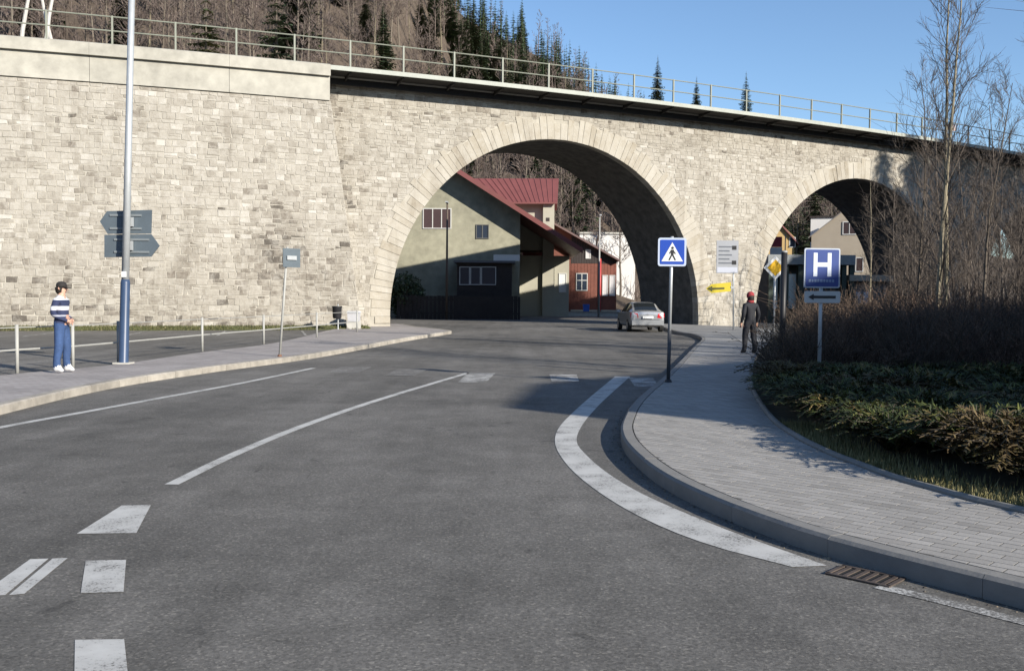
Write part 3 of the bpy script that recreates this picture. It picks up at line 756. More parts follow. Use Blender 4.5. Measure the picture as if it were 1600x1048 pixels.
# ------------------------------------------------------------------ pedestrian crossing sign
def plate(m, c, w, h, th, dy, u=Vector((1, 0, 0)), r=.04, mi=0):
    """rounded rectangle facing -Y-ish, centred c, front at dy"""
    nrm = Vector((-u.y, u.x, 0)); P = []
    for sx, sz, a0 in ((1, -1, -90), (1, 1, 0), (-1, 1, 90), (-1, -1, 180)):
        for k in range(4):
            a = math.radians(a0 + 30 * k); P.append(c + u * (sx * (w / 2 - r) + r * math.cos(a)) + Vector((0, 0, sz * (h / 2 - r) + r * math.sin(a))) + nrm * dy)
    m.prism(P, nrm * th)
def poly2(m, c, pts, dy, th=.004, u=Vector((1, 0, 0))):
    nrm = Vector((-u.y, u.x, 0)); m.prism([c + u * a + Vector((0, 0, b)) + nrm * dy for a, b in pts], nrm * th)
cb = g(1044, 597, KH); cs = thing('crossing_sign', 'blue square pedestrian crossing sign on a pole at the kerb', 'sign', cb)
ct = atY(1049.5, 394, cb.y)
m = MB(); m.tube([cb.lerp(ct, .0), cb.lerp(ct, .40)], .034, 10); m.build('pole_foot', simple('dark_grey_paint', (.06, .062, .066), .5, .15), cs, True)
m = MB(); m.tube([cb.lerp(ct, .40), cb.lerp(ct, 1.12)], .03, 10); m.build('pole', M_galv, cs, True)
M_signrim = simple('sign_rim', (.42, .48, .60), .4, .05)
m = MB(); plate(m, ct, .50, .50, .02, -.055); m.build('panel', M_signrim, cs)
m = MB(); plate(m, ct, .43, .43, .004, -.060, r=.02); m.build('blue_field', M_blue, cs)
m = MB(); poly2(m, ct, [(-.19, -.165), (.19, -.165), (0, .17)], -.0645); m.build('white_triangle', M_white, cs)
m = MB(); k0 = ct + Vector((0, 0, -.02))
poly2(m, k0, [(.012 * math.cos(a) * 2.0 + .004, .092 + .024 * math.sin(a)) for a in np.linspace(0, 6.28, 9)[:-1]], -.069)
for P in ([(-.028, .06), (-.022, -.03), (.022, -.03), (.03, .06)], [(-.022, -.03), (-.065, -.12), (-.042, -.125), (.004, -.03)], [(-.004, -.03), (.045, -.125), (.068, -.12), (.022, -.03)], [(.02, .055), (.065, -.01), (.052, -.018), (.012, .03)], [(-.02, .055), (-.06, -.005), (-.048, -.014), (-.012, .03)]): poly2(m, k0, P[::-1], -.069 - .0005 * rnd.random())
m.build('walking_figure', M_black, cs)
m = MB(); m.tube([cb, cb + Vector((0, 0, .05))], [.07, .05], 10); m.build('foot', M_black, cs)

# ------------------------------------------------------------------ hospital sign
hb = Vector((5.02, 15.6, .10)); hs = thing('hospital_sign', 'blue hospital sign with white letter and arrow plate on thin pole in shrubs', 'sign', hb)
hc_ = atY(1282.5, 419, hb.y); hp = atY(1283, 460, hb.y); pb = atY(1279, 616, hb.y); pb.z = .05
m = MB(); m.tube([pb, atY(1284, 392, hb.y)], .03, 10); m.build('pole', M_galv, hs, True)
SW_ = .60; SH_ = .64; u = Vector((1, .10, 0)).normalized()
m = MB(); plate(m, hc_, SW_, SH_, .02, -.055, u, .03); m.build('panel', simple('sign_edge_pale', (.38, .42, .48), .4, .05), hs)
m = MB(); plate(m, hc_, SW_ - .045, SH_ - .045, .004, -.060, u, .02); m.build('blue_field', simple('sign_blue_dark', (.012, .04, .19), .4, .08), hs)
M_let = simple('letter_white', (.55, .60, .68), .5, .05)
m = MB(); H0 = hc_ + Vector((0, 0, .055))
for P in ([(-.15, -.19), (-.085, -.19), (-.085, .19), (-.15, .19)], [(.085, -.19), (.15, -.19), (.15, .19), (.085, .19)], [(-.0849, -.035), (.0849, -.035), (.0849, .035), (-.0849, .035)]): poly2(m, H0, P, -.0645, u=u)
m.build('letter_h', M_let, hs)
m = MB(); x = -.225
while x < .21:
    w = rnd.uniform(.028, .045); z0 = hc_ + Vector((0, 0, -.205))
    poly2(m, z0, [(x, -.022), (x + w, -.022), (x + w, .022), (x, .022)], -.0645, u=u); poly2(m, z0, [(x + .009, -.008), (x + w - .009, -.008), (x + w - .009, .012), (x + .009, .012)], -.066, u=u); x += w + .012
m.build('lettering', simple('letter_pale_blue', (.16, .22, .36), .5, .05), hs)
m = MB(); pc = atY(1283, 464, hb.y); plate(m, pc, SW_, .19, .02, -.055, u, .025); m.build('arrow_plate', simple('arrow_plate_white', (.46, .46, .44), .5, .06), hs)
m = MB(); poly2(m, pc, [(-.24, 0), (-.15, -.05), (-.15, -.022), (.22, -.022), (.22, .022), (-.15, .022), (-.15, .05)], -.0605, u=u); m.build('arrow', M_black, hs)

# ------------------------------------------------------------------ signs by the middle pier
ib = Vector((11.0, 47.6, .12)); ins = thing('information_board', 'tall pale direction board with dark symbols in front of the middle pier', 'sign', ib)
def atp(x, y): return atY(x, y, ib.y)
m = MB(); pb = atp(1146, 516); pb.z = .11; m.tube([pb, atp(1146, 374)], .04, 8); m.build('pole', M_galv, ins, True)
c = (atp(1119, 376) + atp(1153, 427)) / 2; Wd = atp(1153, 400).x - atp(1119, 400).x; Hh = atp(1130, 376).z - atp(1130, 427).z
m = MB(); plate(m, c, Wd, Hh, .05, -.09, r=.03); m.build('panel', simple('board_pale', (.30, .31, .33), .5, .08), ins)
M_bl = simple('board_line', (.12, .13, .15), .5, .1)
for i, z in enumerate((.52, .31, .10, -.11, -.32)):
    m = MB(); x1 = .10 if i in (1, 3) else .22; poly2(m, c, [(-.44, z * .95 - .035), (x1, z * .95 - .035), (x1, z * .95 + .035), (-.44, z * .95 + .035)], -.094); m.build('line_of_print', M_bl, ins)
for x0, z0 in ((.33, .45), (.33, -.28)):
    m = MB(); poly2(m, c, [(x0 - .11, z0 - .1), (x0 + .11, z0 - .1), (x0 + .11, z0 + .1), (x0 - .11, z0 + .1)], -.094); m.build('symbol', M_black, ins)
m = MB(); poly2(m, c, [(-Wd / 2 + .04, -Hh / 2 + .04), (Wd / 2 - .04, -Hh / 2 + .04), (Wd / 2 - .04, -Hh / 2 + .30), (-Wd / 2 + .04, -Hh / 2 + .30)], -.094); m.build('lower_strip', simple('strip_white', (.44, .46, .52), .5, .05), ins)
ya = thing('arrow_sign', 'yellow arrow shaped detour sign below the information board', 'sign', atp(1122, 450))
P = [atp(*q) for q in ((1102, 451), (1111, 444), (1141, 441), (1141, 455), (1111, 458))]; m = MB(); m.prism([p + Vector((0, -.14, 0)) for p in P], (0, .03, 0)); m.build('panel', simple('sign_yellow', (.50, .40, .03), .5, .08), ya)
m = MB(); P = [atp(*q) for q in ((1104, 451), (1112, 446.5), (1112, 449.6), (1131, 449), (1131, 452), (1112, 453), (1112, 456))]; m.prism([p + Vector((0, -.146, 0)) for p in P], (0, .004, 0)); m.build('arrow', simple('arrow_olive', (.07, .07, .02), .5, .1), ya)
m = MB(); cy = atp(1143, 449); m.obox(cy + Vector((0, -.09, 0)), Vector((.09, 0, 0)), Vector((0, .05, 0)), Vector((0, 0, .05))); m.build('clamp', M_galv, ya)

# priority road sign on its own pole, and the dark post in front of it
pr_b = Vector((8.15, 29.2, .1)); prs = thing('priority_sign', 'yellow and white diamond priority road sign on a thin pole behind the shrubs', 'sign', pr_b)
pc = atY(1211, 418.5, pr_b.y); m = MB(); m.tube([Vector((pc.x, pr_b.y, .1)), pc + Vector((0, 0, .3))], .03, 8); m.build('pole', M_galv, prs, True)
for nm, r, dy, mat in (('panel', .36, -.05, M_white), ('yellow_field', .25, -.056, simple('priority_yellow', (.62, .36, .01), .45, .06))):
    m = MB(); poly2(m, pc, [(-r, 0), (0, -r), (r, 0), (0, r)], dy, .018 if nm == 'panel' else .005); m.build(nm, mat, prs)
db = Vector((5.3, 18.6, .1)); dp = thing('dark_post', 'thick dark steel post rising from the shrubs beside the pavement', 'post', db)
dx = atY(1223, 450, 18.6).x; m = MB(); m.tube([Vector((dx, 18.6, .05)), Vector((dx + .02, 18.6, 2.52))], .058, 10); m.build('shaft', M_black, dp, True)
m = MB(); m.tube([Vector((dx + .02, 18.6, 2.52)), Vector((dx + .02, 18.6, 2.56))], [.066, .05], 10); m.build('cap', simple('cap_grey', (.3, .3, .3), .5, .1), dp, True)

# litter bin and grit box at the wall's corner
bb = Vector((-7.95, 43.6, .118)); bn = thing('litter_bin', 'small black litter bin on a post by the wall corner', 'bin', bb)
m = MB(); m.lathe([(.16, .5), (.2, .55), (.22, 1.0), (.235, 1.02), (.235, 1.06), (.2, 1.07)], 12, bb); m.build('bucket', M_black, bn, True)
m = MB(); m.tube([bb + Vector((0, .24, 0)), bb + Vector((0, .24, 1.15))], .03, 8); m.build('post', M_galv, bn)
gb = Vector((-7.4, 44.9, .118)); gx = thing('grit_box', 'low white grit box beside the black bin at the wall corner', 'box', gb)
m = MB(); m.prism([gb + Vector(q) for q in ((-.26, -.2, .35), (.26, -.2, .35), (.28, -.2, .74), (-.28, -.2, .74))], (0, .4, 0)); m.build('tub', simple('tub_grey', (.42, .42, .43), .6, .1), gx)
m = MB(); m.prism([gb + Vector(q) for q in ((-.31, -.24, .743), (.31, -.24, .743), (.27, -.24, .83), (-.27, -.24, .83))], (0, .48, 0)); m.build('lid', simple('lid_grey', (.5, .51, .53), .5, .05), gx)
m = MB(); m.box(gb.x - .3, gb.x + .3, gb.y - .18, gb.y + .18, .1, .465); m.build('plinth', M_conc, gx)

# ------------------------------------------------------------------ silver car
def car(loc, yaw):
    root = thing('car', 'silver saloon car with red tail lights driving toward the arch', 'car', loc)
    silver, n, l, b = new_mat('silver_paint'); b.inputs['Base Color'].default_value = (.36, .37, .38, 1); b.inputs['Metallic'].default_value = .55; b.inputs['Roughness'].default_value = .32; b.inputs['Coat Weight'].default_value = .6
    glass, n, l, b = new_mat('tinted_glass'); b.inputs['Base Color'].default_value = (.015, .018, .02, 1); b.inputs['Roughness'].default_value = .06; b.inputs['Specular IOR Level'].default_value = .7
    red, n, l, b = new_mat('lamp_red'); b.inputs['Base Color'].default_value = (.45, .02, .025, 1); b.inputs['Roughness'].default_value = .15; b.inputs['Coat Weight'].default_value = 1
    rubber = simple('tyre_rubber', (.018, .018, .018), .85, .2, 10); alloy = simple('alloy', (.4, .4, .41), .35, .08, 10, metal=.7); trim = simple('black_trim', (.02, .02, .021), .6, .2, 10)
    # stations: y, half width, sill z, shoulder z, roof half width, roof z
    ST = [(0.0, .70, .42, .80, .60, .84), (.05, .80, .30, .93, .64, .98), (.25, .845, .26, .985, .62, 1.035), (.55, .86, .24, .99, .62, 1.06), (.8, .865, .24, .985, .60, 1.22), (1.15, .87, .24, .975, .575, 1.405), (1.6, .87, .24, .965, .57, 1.45), (2.2, .87, .24, .955, .575, 1.455), (2.6, .87, .24, .95, .58, 1.40), (3.05, .868, .24, .945, .60, 1.16), (3.35, .865, .24, .93, .66, .98), (3.9, .84, .25, .86, .62, .90), (4.3, .78, .27, .76, .55, .79), (4.48, .66, .33, .62, .48, .65)]
    def sec(y, hw, z0, zs, hr, zr):
        gl = max(0, zr - zs)
        half = [(0, z0), (hw * .8, z0), (hw * .96, z0 + .08), (hw, z0 + .3 * (zs - z0)), (hw * .995, z0 + .72 * (zs - z0)), (hw * .965, zs), (hr + (hw * .93 - hr) * .96, zs + min(.02, gl * .3)), (hr + .03, zr - min(.06, gl * .4)), (hr - .06, zr - min(.012, gl * .1)), (hr * .5, zr + .012), (0, zr + .016)]
        return [Vector((x, y, z)) for x, z in half] + [Vector((-x, y, z)) for x, z in reversed(half[1:-1])]
    R_ = [sec(*q) for q in ST]; K = len(R_[0]); parts = {k: MB() for k in ('body', 'rear_window', 'windscreen', 'side_window_r', 'side_window_l')}
    rot = Matrix.Rotation(yaw, 3, 'Z'); L0 = Vector(loc)
    def T(p): return L0 + rot @ Vector(p)
    for i in range(len(R_) - 1):
        for j in range(K):
            j2 = (j + 1) % K; key = 'body'; y0, y1 = ST[i][0], ST[i + 1][0]
            if j == 6 and .7 < y0 < 2.9: key = 'side_window_r'
            if j == K - 8 + 1 - 0 and False: pass
            if j == K - 7 and .7 < y0 < 2.9: key = 'side_window_l'
            top = j in (8, 9, 10, 11)
            if top and .5 < y0 < 1.1: key = 'rear_window'
            if top and 2.5 < y0 < 3.3: key = 'windscreen'
            parts[key].add([T(R_[i][j]), T(R_[i + 1][j]), T(R_[i + 1][j2]), T(R_[i][j2])], [(0, 3, 2, 1)])
    parts['body'].add([T(p) for p in R_[0]], [tuple(range(K))]); parts['body'].add([T(p) for p in R_[-1]], [tuple(reversed(range(K)))])
    for k, m in parts.items(): m.build('side_window' if k.startswith('side') else k, silver if k == 'body' else glass, root, k == 'body')
    def bx(name, c, h, mat, parent=root):
        m = MB(); m.obox(T(c), rot @ Vector((h[0], 0, 0)), rot @ Vector((0, h[1], 0)), Vector((0, 0, h[2]))); return m.build(name, mat, parent)
    for sx in (-1, 1):
        m = MB(); P = [T((sx * x, y, z)) for x, y, z in ((.46, -.012, .70), (.70, .0, .68), (.835, .10, .72), (.835, .12, .93), (.66, .03, .94), (.50, -.006, .90))]; P = P if sx > 0 else P[::-1]; m.prism(P, rot @ Vector((0, .10, 0))); m.build('tail_light', red, root)
        bx('mirror', (sx * .96, 3.0, 1.0), (.09, .07, .06), silver)
        for y in (.78, 3.5):
            c = T((sx * .80, y, .31)); ax = rot @ Vector((sx, 0, 0)); w = MB(); w.tube([c - ax * .11, c - ax * .09, c + ax * .07, c + ax * .09], [.28, .315, .315, .28], 20); tw = w.build('wheel', rubber, root)
            w = MB(); w.tube([c + ax * .0905, c + ax * .10], [.21, .19], 16); w.build('rim', alloy, tw)
    bx('bumper', (0, .02, .46), (.78, .085, .13), silver); bx('lower_trim', (0, .0, .325), (.70, .08, .03), trim)
    bx('number_plate', (0, -.075, .73), (.26, .01, .06), M_white); bx('boot_seam', (0, -.022, .62), (.62, .006, .006), trim); bx('badge', (0, -.008, .86), (.04, .006, .03), alloy)
    bx('exhaust', (-.5, -.02, .27), (.03, .08, .02), trim)
cl = g(1012, 519); car((cl.x, cl.y, 0.002), math.radians(3))

# ------------------------------------------------------------------ people
def figure(name, label, loc, yaw, J, E_, mats, seg_mat, cat='person'):
    """J: joint -> (x,y,z,rx,ry); E_: bones; a Skin + Subdivision surface baked to one mesh; the material follows the nearest bone"""
    root = thing(name, label, cat, loc); keys = list(J); me = bpy.data.meshes.new('skin'); me.from_pydata([J[k][:3] for k in keys], [(keys.index(a), keys.index(b)) for a, b in E_], [])
    ob = bpy.data.objects.new('skin', me); COL.objects.link(ob); md = ob.modifiers.new('skin', 'SKIN'); md.use_smooth_shade = True; md.branch_smoothing = .4
    for i, k in enumerate(keys): me.skin_vertices[0].data[i].radius = J[k][3:5]
    me.skin_vertices[0].data[keys.index('pelvis')].use_root = True
    sb = ob.modifiers.new('sub', 'SUBSURF'); sb.levels = 2; sb.render_levels = 2
    dg = bpy.context.evaluated_depsgraph_get(); ev = ob.evaluated_get(dg); out = bpy.data.meshes.new_from_object(ev); bpy.data.objects.remove(ob)
    segs = [(Vector(J[a][:3]), Vector(J[b][:3]), seg_mat(a, b)) for a, b in E_]
    out.materials.clear()
    for mt in mats: out.materials.append(mt)
    for p in out.polygons:
        c = p.center; best = 1e9; mi = 0
        for a, b, q in segs:
            d = b - a; t = max(0, min(1, (c - a).dot(d) / d.length_squared)); r = (c - a - d * t).length
            if r < best: best = r; mi = q
        p.material_index = mi; p.use_smooth = True
    # five-fingered hands joined into the same mesh
    bm = bmesh.new(); bm.from_mesh(out)
    for hk, fk in (('wrist_l', 'hand_l'), ('wrist_r', 'hand_r')):
        a, b = Vector(J[hk][:3]), Vector(J[fk][:3]); d = (b - a).normalized(); sd = d.cross(Vector((1, 0, 0)) if abs(d.x) < .8 else Vector((0, 1, 0))).normalized(); fw = sd.cross(d)
        for i, (o, L) in enumerate(((-.032, .062), (-.011, .074), (.010, .078), (.031, .070), (.040, .055))):
            th = i == 4; p0 = b + sd * o * (1 if not th else 1.05) - (d * .045 if th else d * .01); dirn = (d + sd * (.9 if th else o * 3)).normalized(); curl = fw * .35
            p1 = p0 + dirn * L * .55; p2 = p1 + (dirn + curl).normalized() * L * .5; m = MB(); m.tube([p0, p1, p2], [.0105, .0095, .007], 6)
            vs = [bm.verts.new(v) for v in m.v]
            for f in m.f:
                try: fc = bm.faces.new([vs[q] for q in f]); fc.material_index = 0; fc.smooth = True
                except ValueError: pass
    bm.to_mesh(out); bm.free(); out.name = 'body'
    bo = bpy.data.objects.new('body', out); COL.objects.link(bo); bo.parent = root; root.rotation_euler = (0, 0, yaw)
    def part(nm, m, mat, smooth=True):
        o = bpy.data.objects.new(nm, m.mesh(nm, mat, smooth)); COL.objects.link(o); o.parent = root; return o
    return root, part
def body_joints(h=1.74, step=.0, armbend='down'):
    k = h / 1.74; J = {}
    def j(n, x, y, z, r, r2=None): J[n] = (x * k, y * k, z * k, r * k, (r2 or r) * k)
    # facing -Y; x to the figure's left
    j('pelvis', 0, 0, .95, .165, .14); j('waist', 0, -.01, 1.08, .165, .145); j('chest', 0, 0, 1.28, .185, .15); j('collar', 0, .01, 1.43, .12, .10); j('neck', 0, 0, 1.51, .056); j('skull_base', 0, -.012, 1.575, .072, .082); j('head', 0, -.012, 1.645, .078, .098); j('crown', 0, .0, 1.70, .062, .08)
    for s, q in ((1, 'l'), (-1, 'r')):
        st = step * s
        j('shoulder_' + q, .185 * s, .01, 1.405, .08); j('elbow_' + q, .25 * s, .06, 1.14, .065)
        if armbend == 'front': j('wrist_' + q, .12 * s, -.15, 1.02, .036, .04); j('hand_' + q, .05 * s, -.19, 1.0, .034, .04)
        else: j('wrist_' + q, .245 * s, -.04 - st * .3, .90, .036); j('hand_' + q, .24 * s, -.06 - st * .3, .82, .022, .042)
        j('hip_' + q, .095 * s, 0, .90, .108, .125); j('knee_' + q, .105 * s, -.025 - st * .6, .50, .085, .09); j('ankle_' + q, .11 * s, .03 - st, .10, .068, .072); j('heel_' + q, .11 * s, .05 - st, .05, .042); j('toe_' + q, .125 * s, -.14 - st, .04, .045, .035)
    E_ = [('pelvis', 'waist'), ('waist', 'chest'), ('chest', 'collar'), ('collar', 'neck'), ('neck', 'skull_base'), ('skull_base', 'head'), ('head', 'crown')]
    for q in 'lr': E_ += [('collar', 'shoulder_' + q), ('shoulder_' + q, 'elbow_' + q), ('elbow_' + q, 'wrist_' + q), ('wrist_' + q, 'hand_' + q), ('pelvis', 'hip_' + q), ('hip_' + q, 'knee_' + q), ('knee_' + q, 'ankle_' + q), ('ankle_' + q, 'heel_' + q), ('ankle_' + q, 'toe_' + q)]
    return J, E_
def seg_default(a, b):
    if a in ('collar',) and b == 'neck' or b in ('skull_base', 'head', 'crown'): return 0
    if a.startswith('wrist'): return 0
    if a.startswith('ankle'): return 3
    if a.startswith(('hip', 'knee')) or b.startswith('hip'): return 2
    return 1
def face_parts(part, k, hair_mat, skin_mat, long_hair=False):
    m = MB(); m.tube([(0, -.095 * k, 1.65 * k), (0, -.128 * k, 1.612 * k), (0, -.10 * k, 1.602 * k)], [.008 * k, .016 * k, .010 * k], 6); part('nose', m, skin_mat)
    for s in (-1, 1):
        m = MB(); m.lathe([(.002, -.010), (.010, -.006), (.011, 0), (.010, .006), (.002, .010)], 8, (s * .033 * k, -.098 * k, 1.648 * k)); part('eye', m, M_black)
        m = MB(); m.tube([(s * .08 * k, .0, 1.61 * k), (s * .092 * k, .008, 1.635 * k), (s * .085 * k, .012, 1.665 * k)], [.010, .016, .010], 6); part('ear', m, skin_mat)
    m = MB(); m.tube([(-.026 * k, -.100 * k, 1.578 * k), (0, -.107 * k, 1.576 * k), (.026 * k, -.100 * k, 1.578 * k)], .0055, 5); part('mouth', m, simple('lip', (.30, .10, .09), .6, .1))
M_skin = simple('skin', (.50, .30, .22), .55, .08, 12); M_hair = simple('dark_hair', (.02, .014, .01), .7, .3, 40)
def sweater():
    m, n, l, b = new_mat('striped_sweater'); tc = n.new('ShaderNodeTexCoord'); sp = n.new('ShaderNodeSeparateXYZ'); l.new(tc.outputs['Object'], sp.inputs[0])
    z = mathn(n, l, 'DIVIDE', sp.outputs[2], 2.0)
    NV, WH = (.022, .03, .075), (.62, .63, .66); r = ramp(n, [(0, NV), (.535, (.30, .31, .36)), (.548, NV), (.590, (.45, .44, .50)), (.602, WH), (.630, NV), (.690, WH)]); r.color_ramp.interpolation = 'CONSTANT'; l.new(z, r.inputs[0])
    l.new(r.outputs[0], b.inputs['Base Color']); b.inputs['Roughness'].default_value = .9; t = noise(n, l, 22, 4, .6, tc.outputs['Object']); bump(n, l, b, t.outputs[0], .5, .02); return m
denim = simple('denim', (.035, .07, .165), .85, .3, 14, bmp=.4)
mp_ = g(97, 582, .118); J, E_ = body_joints(1.70, .05, 'front')
man, part = figure('person', 'person in dark cap, striped navy and white jumper, jeans standing on pavement', mp_, math.radians(90), J, E_, [M_skin, sweater(), denim, simple('white_shoe', (.6, .6, .6), .6, .1)], seg_default)
k = 1.70 / 1.74; face_parts(part, k, M_hair, M_skin)
capm = simple('black_cap', (.02, .018, .017), .8, .2, 20)
m = MB(); m.lathe([(.094, 0), (.099, .04), (.088, .085), (.05, .112), (.004, .118)], 14, (0, -.005 * k, 1.655 * k)); cap = part('cap', m, capm)
m = MB(); P = [(.085 * math.cos(a), -.07 - .115 * math.sin(a), 1.662 * k - .02 * math.sin(a)) for a in np.linspace(0, math.pi, 9)]; m.prism(P, (0, .0, .008)); m2 = m; bo_ = part('cap_brim', m2, capm)
m = MB(); m.lathe([(.05, -.10), (.082, -.06), (.092, 0), (.094, .03)], 12, (0, .018, 1.63 * k)); part('hair', m, M_hair)
pf = g(1171, 553, KH); J, E_ = body_joints(1.66, .10, 'down')
ped, part = figure('person', 'person in black clothes with red woollen hat walking on the right pavement', pf, math.radians(200), J, E_, [M_skin, simple('black_jacket', (.016, .017, .022), .8, .25, 14, bmp=.3), simple('black_trousers', (.014, .015, .02), .85, .2, 12, bmp=.3), M_black], seg_default)
k = 1.66 / 1.74; face_parts(part, k, M_hair, M_skin)
redw = simple('red_wool', (.27, .035, .04), .9, .25, 25, bmp=.6)
m = MB(); m.lathe([(.098, -.03), (.105, 0), (.106, .05), (.09, .10), (.05, .135), (.004, .145)], 14, (0, 0, 1.64 * k)); part('hat', m, redw)
m = MB(); m.lathe([(.075, -.04), (.10, -.02), (.10, .03), (.075, .05)], 14, (0, 0, 1.50 * k)); part('scarf', m, redw)
m = MB(); m.lathe([(.05, -.14), (.086, -.08), (.095, 0), (.09, .04)], 12, (0, .02, 1.63 * k)); part('hair', m, M_hair)

# red and white banner under the second arch
fp = atY(1214, 470, 73.0); fl = thing('banner', 'small red and white banner on a pole at the left side of the second arch', 'flag', (fp.x, 73, 0))
m = MB(); m.tube([(fp.x + .55, 73, 0), (fp.x + .55, 73, atY(1214, 366, 73).z)], .04, 6); m.build('pole', M_galv, fl)
for nm, y0, y1, mat in (('red_field', 386, 370, simple('banner_red', (.34, .06, .07), .8, .15)), ('white_field', 401, 386.4, M_white)):
    p, q = atY(1203, y0, 73), atY(1222, y1, 73); m = MB(); m.box(p.x, q.x, 72.98, 73.02, p.z, q.z); m.build(nm, mat, fl)

# ------------------------------------------------------------------ houses beyond the viaduct
M_plaster = simple('old_plaster', (.27, .26, .195), .9, .3, 1.6, bmp=.3); M_plaster_l = simple('pale_plaster', (.36, .345, .28), .9, .12, .8)
M_roof = simple('red_metal_roof', (.17, .058, .054), .5, .15, 1.2); M_timber = simple('brown_boards', (.16, .058, .04), .8, .25, 3); M_dark = simple('dark_wood', (.035, .028, .026), .8, .3, 3)
M_win, _n, _l, _b = new_mat('window_glass'); _b.inputs['Base Color'].default_value = (.03, .04, .06, 1); _b.inputs['Roughness'].default_value = .08
M_frame = simple('window_frame', (.5, .5, .48), .6, .06)
def window(parent, x0, x1, z0, z1, Y, bars=1, frame=M_frame, t=.07, pane=None, cross=False):
    m = MB(); m.box(x0, x1, Y - .03, Y + .02, z0, z1); w = m.build('window', pane or M_win, parent)
    m = MB()
    for a, b, c, d in ((x0 - t, x1 + t, z1, z1 + t), (x0 - t, x1 + t, z0 - t, z0), (x0 - t, x0, z0, z1), (x1, x1 + t, z0, z1)): m.box(a, b, Y - .075, Y + .01, c, d)
    for i in range(bars): x = x0 + (x1 - x0) * (i + 1) / (bars + 1); m.box(x - t / 2, x + t / 2, Y - .06, Y - .031, z0, z1)
    if cross: z = z0 + (z1 - z0) * .6; m.box(x0, x1, Y - .0595, Y - .0305, z - t / 2, z + t / 2)
    m.build('frame', frame, w); return w
def slab(m, a, b, c, d, th):
    """roof slab, corners in order, thickness downward along -z"""
    m.prism([Vector(p) for p in (a, b, c, d)], (0, 0, -th))
def boards(mat, parent, x0, x1, zf0, zf1, Y, w, name='board'):
    x = x0
    while x < x1 - .05:
        xb = min(x + w, x1); m = MB(); m.box(x + .012, xb - .012, Y - .03 - rnd.uniform(0, .012), Y, zf0((x + xb) / 2), zf1((x + xb) / 2)); m.build(name, mat, parent); x = xb
# plaster house with the long red roof; its right part stands back under the roof
YH = 77.0; YR = 87.6; h1 = thing('plaster_house', 'large olive plaster house with red metal roof seen through the main arch', 'house', (-5, YH, 0))
PX, PZ, SL = -5.6, 12.45, .624
def rz(X): return PZ - SL * abs(X - PX)
XS = atY(812, 440, YH).x
m = MB(); P = [(-15.4, YH, -.1), (XS, YH, -.1), (XS, YH, rz(XS) - .2), (PX, YH, PZ - .2), (-15.4, YH, rz(-15.4) - .2)]; m.prism(P, (0, 15, 0)); m.build('wall', M_plaster, h1)
x1 = atY(889, 440, YR).x; m = MB(); m.box(XS + .003, x1, YR, YR + 4.4, -.1, rz(x1) - .25); m.build('side_wall', M_plaster_l, h1)
for sx in (1, -1):
    e = PX + sx * 11.1; m = MB(); c = [(PX, YH - 1.55, PZ), (e, YH - 1.55, rz(e)), (e, YH + 15.4, rz(e)), (PX, YH + 15.4, PZ)]; slab(m, *(c if sx > 0 else c[::-1]), .16); rf = m.build('roof', M_roof, h1)
    m = MB(); c = [(PX, YH - 1.58, PZ + .05), (e, YH - 1.58, rz(e) + .05), (e, YH - 1.58, rz(e) - .36), (PX, YH - 1.58, PZ - .36)]; m.prism(c if sx > 0 else c[::-1], (0, .05, 0)); m.build('verge_board', M_roof, rf)
# cross wing with its own red roof on the right slope
zt = atY(830, 316, YR).z; xw = atY(864, 330, YR).x
m = MB(); m.box(-1.6, xw, YR + .3, YR + 4.6, 6, zt - .1); wg = m.build('wing', M_plaster_l, h1)
A_, B_, C_, D_ = atY(775, 316, YR - .9), atY(871, 316, YR - .9), atY(873, 279, YR + 2.2), atY(738, 279, YR + 2.2)
m = MB(); slab(m, A_, B_, C_, D_, .14); slab(m, D_, C_, Vector((C_.x, YR + 5.2, A_.z)), Vector((A_.x, YR + 5.2, A_.z)), .14); wr_ = m.build('wing_roof', M_roof, wg)
for k in range(1, 14):
    f = k / 14; p0, p1 = A_.lerp(B_, f), D_.lerp(C_, f); m = MB(); m.tube([p0 + Vector((0, 0, .02)), p1 + Vector((0, 0, .02))], .035, 4); m.build('roof_seam', M_roof, wg)
xp0, xp1 = atY(848, 400, YR - .4).x, atY(865.5, 400, YR - .4).x; m = MB(); m.box(xp0, xp1, YR - .4, YR + .8, -.05, zt - .15); m.build('pilaster', M_plaster_l, h1)
p = atY(856, 343, YR - .42); m = MB(); m.box(p.x - .16, p.x + .16, YR - .43, YR - .38, p.z - .16, p.z + .16); m.build('vent', M_dark, h1)
a = atY(662, 356, YH); b = atY(704, 327, YH); window(h1, a.x, b.x, a.z, b.z, YH, 2, pane=simple('curtain_red', (.05, .028, .03), .7, .2))
a = atY(874, 456, YR); b = atY(884, 428, YR); window(h1, a.x, b.x, a.z, b.z, YR, 0, pane=M_white)
a = atY(745, 360, YH); window(h1, a.x, a.x + .9, a.z - .6, a.z + .4, YH, 1, frame=simple('grey_frame', (.10, .10, .095), .7, .1))
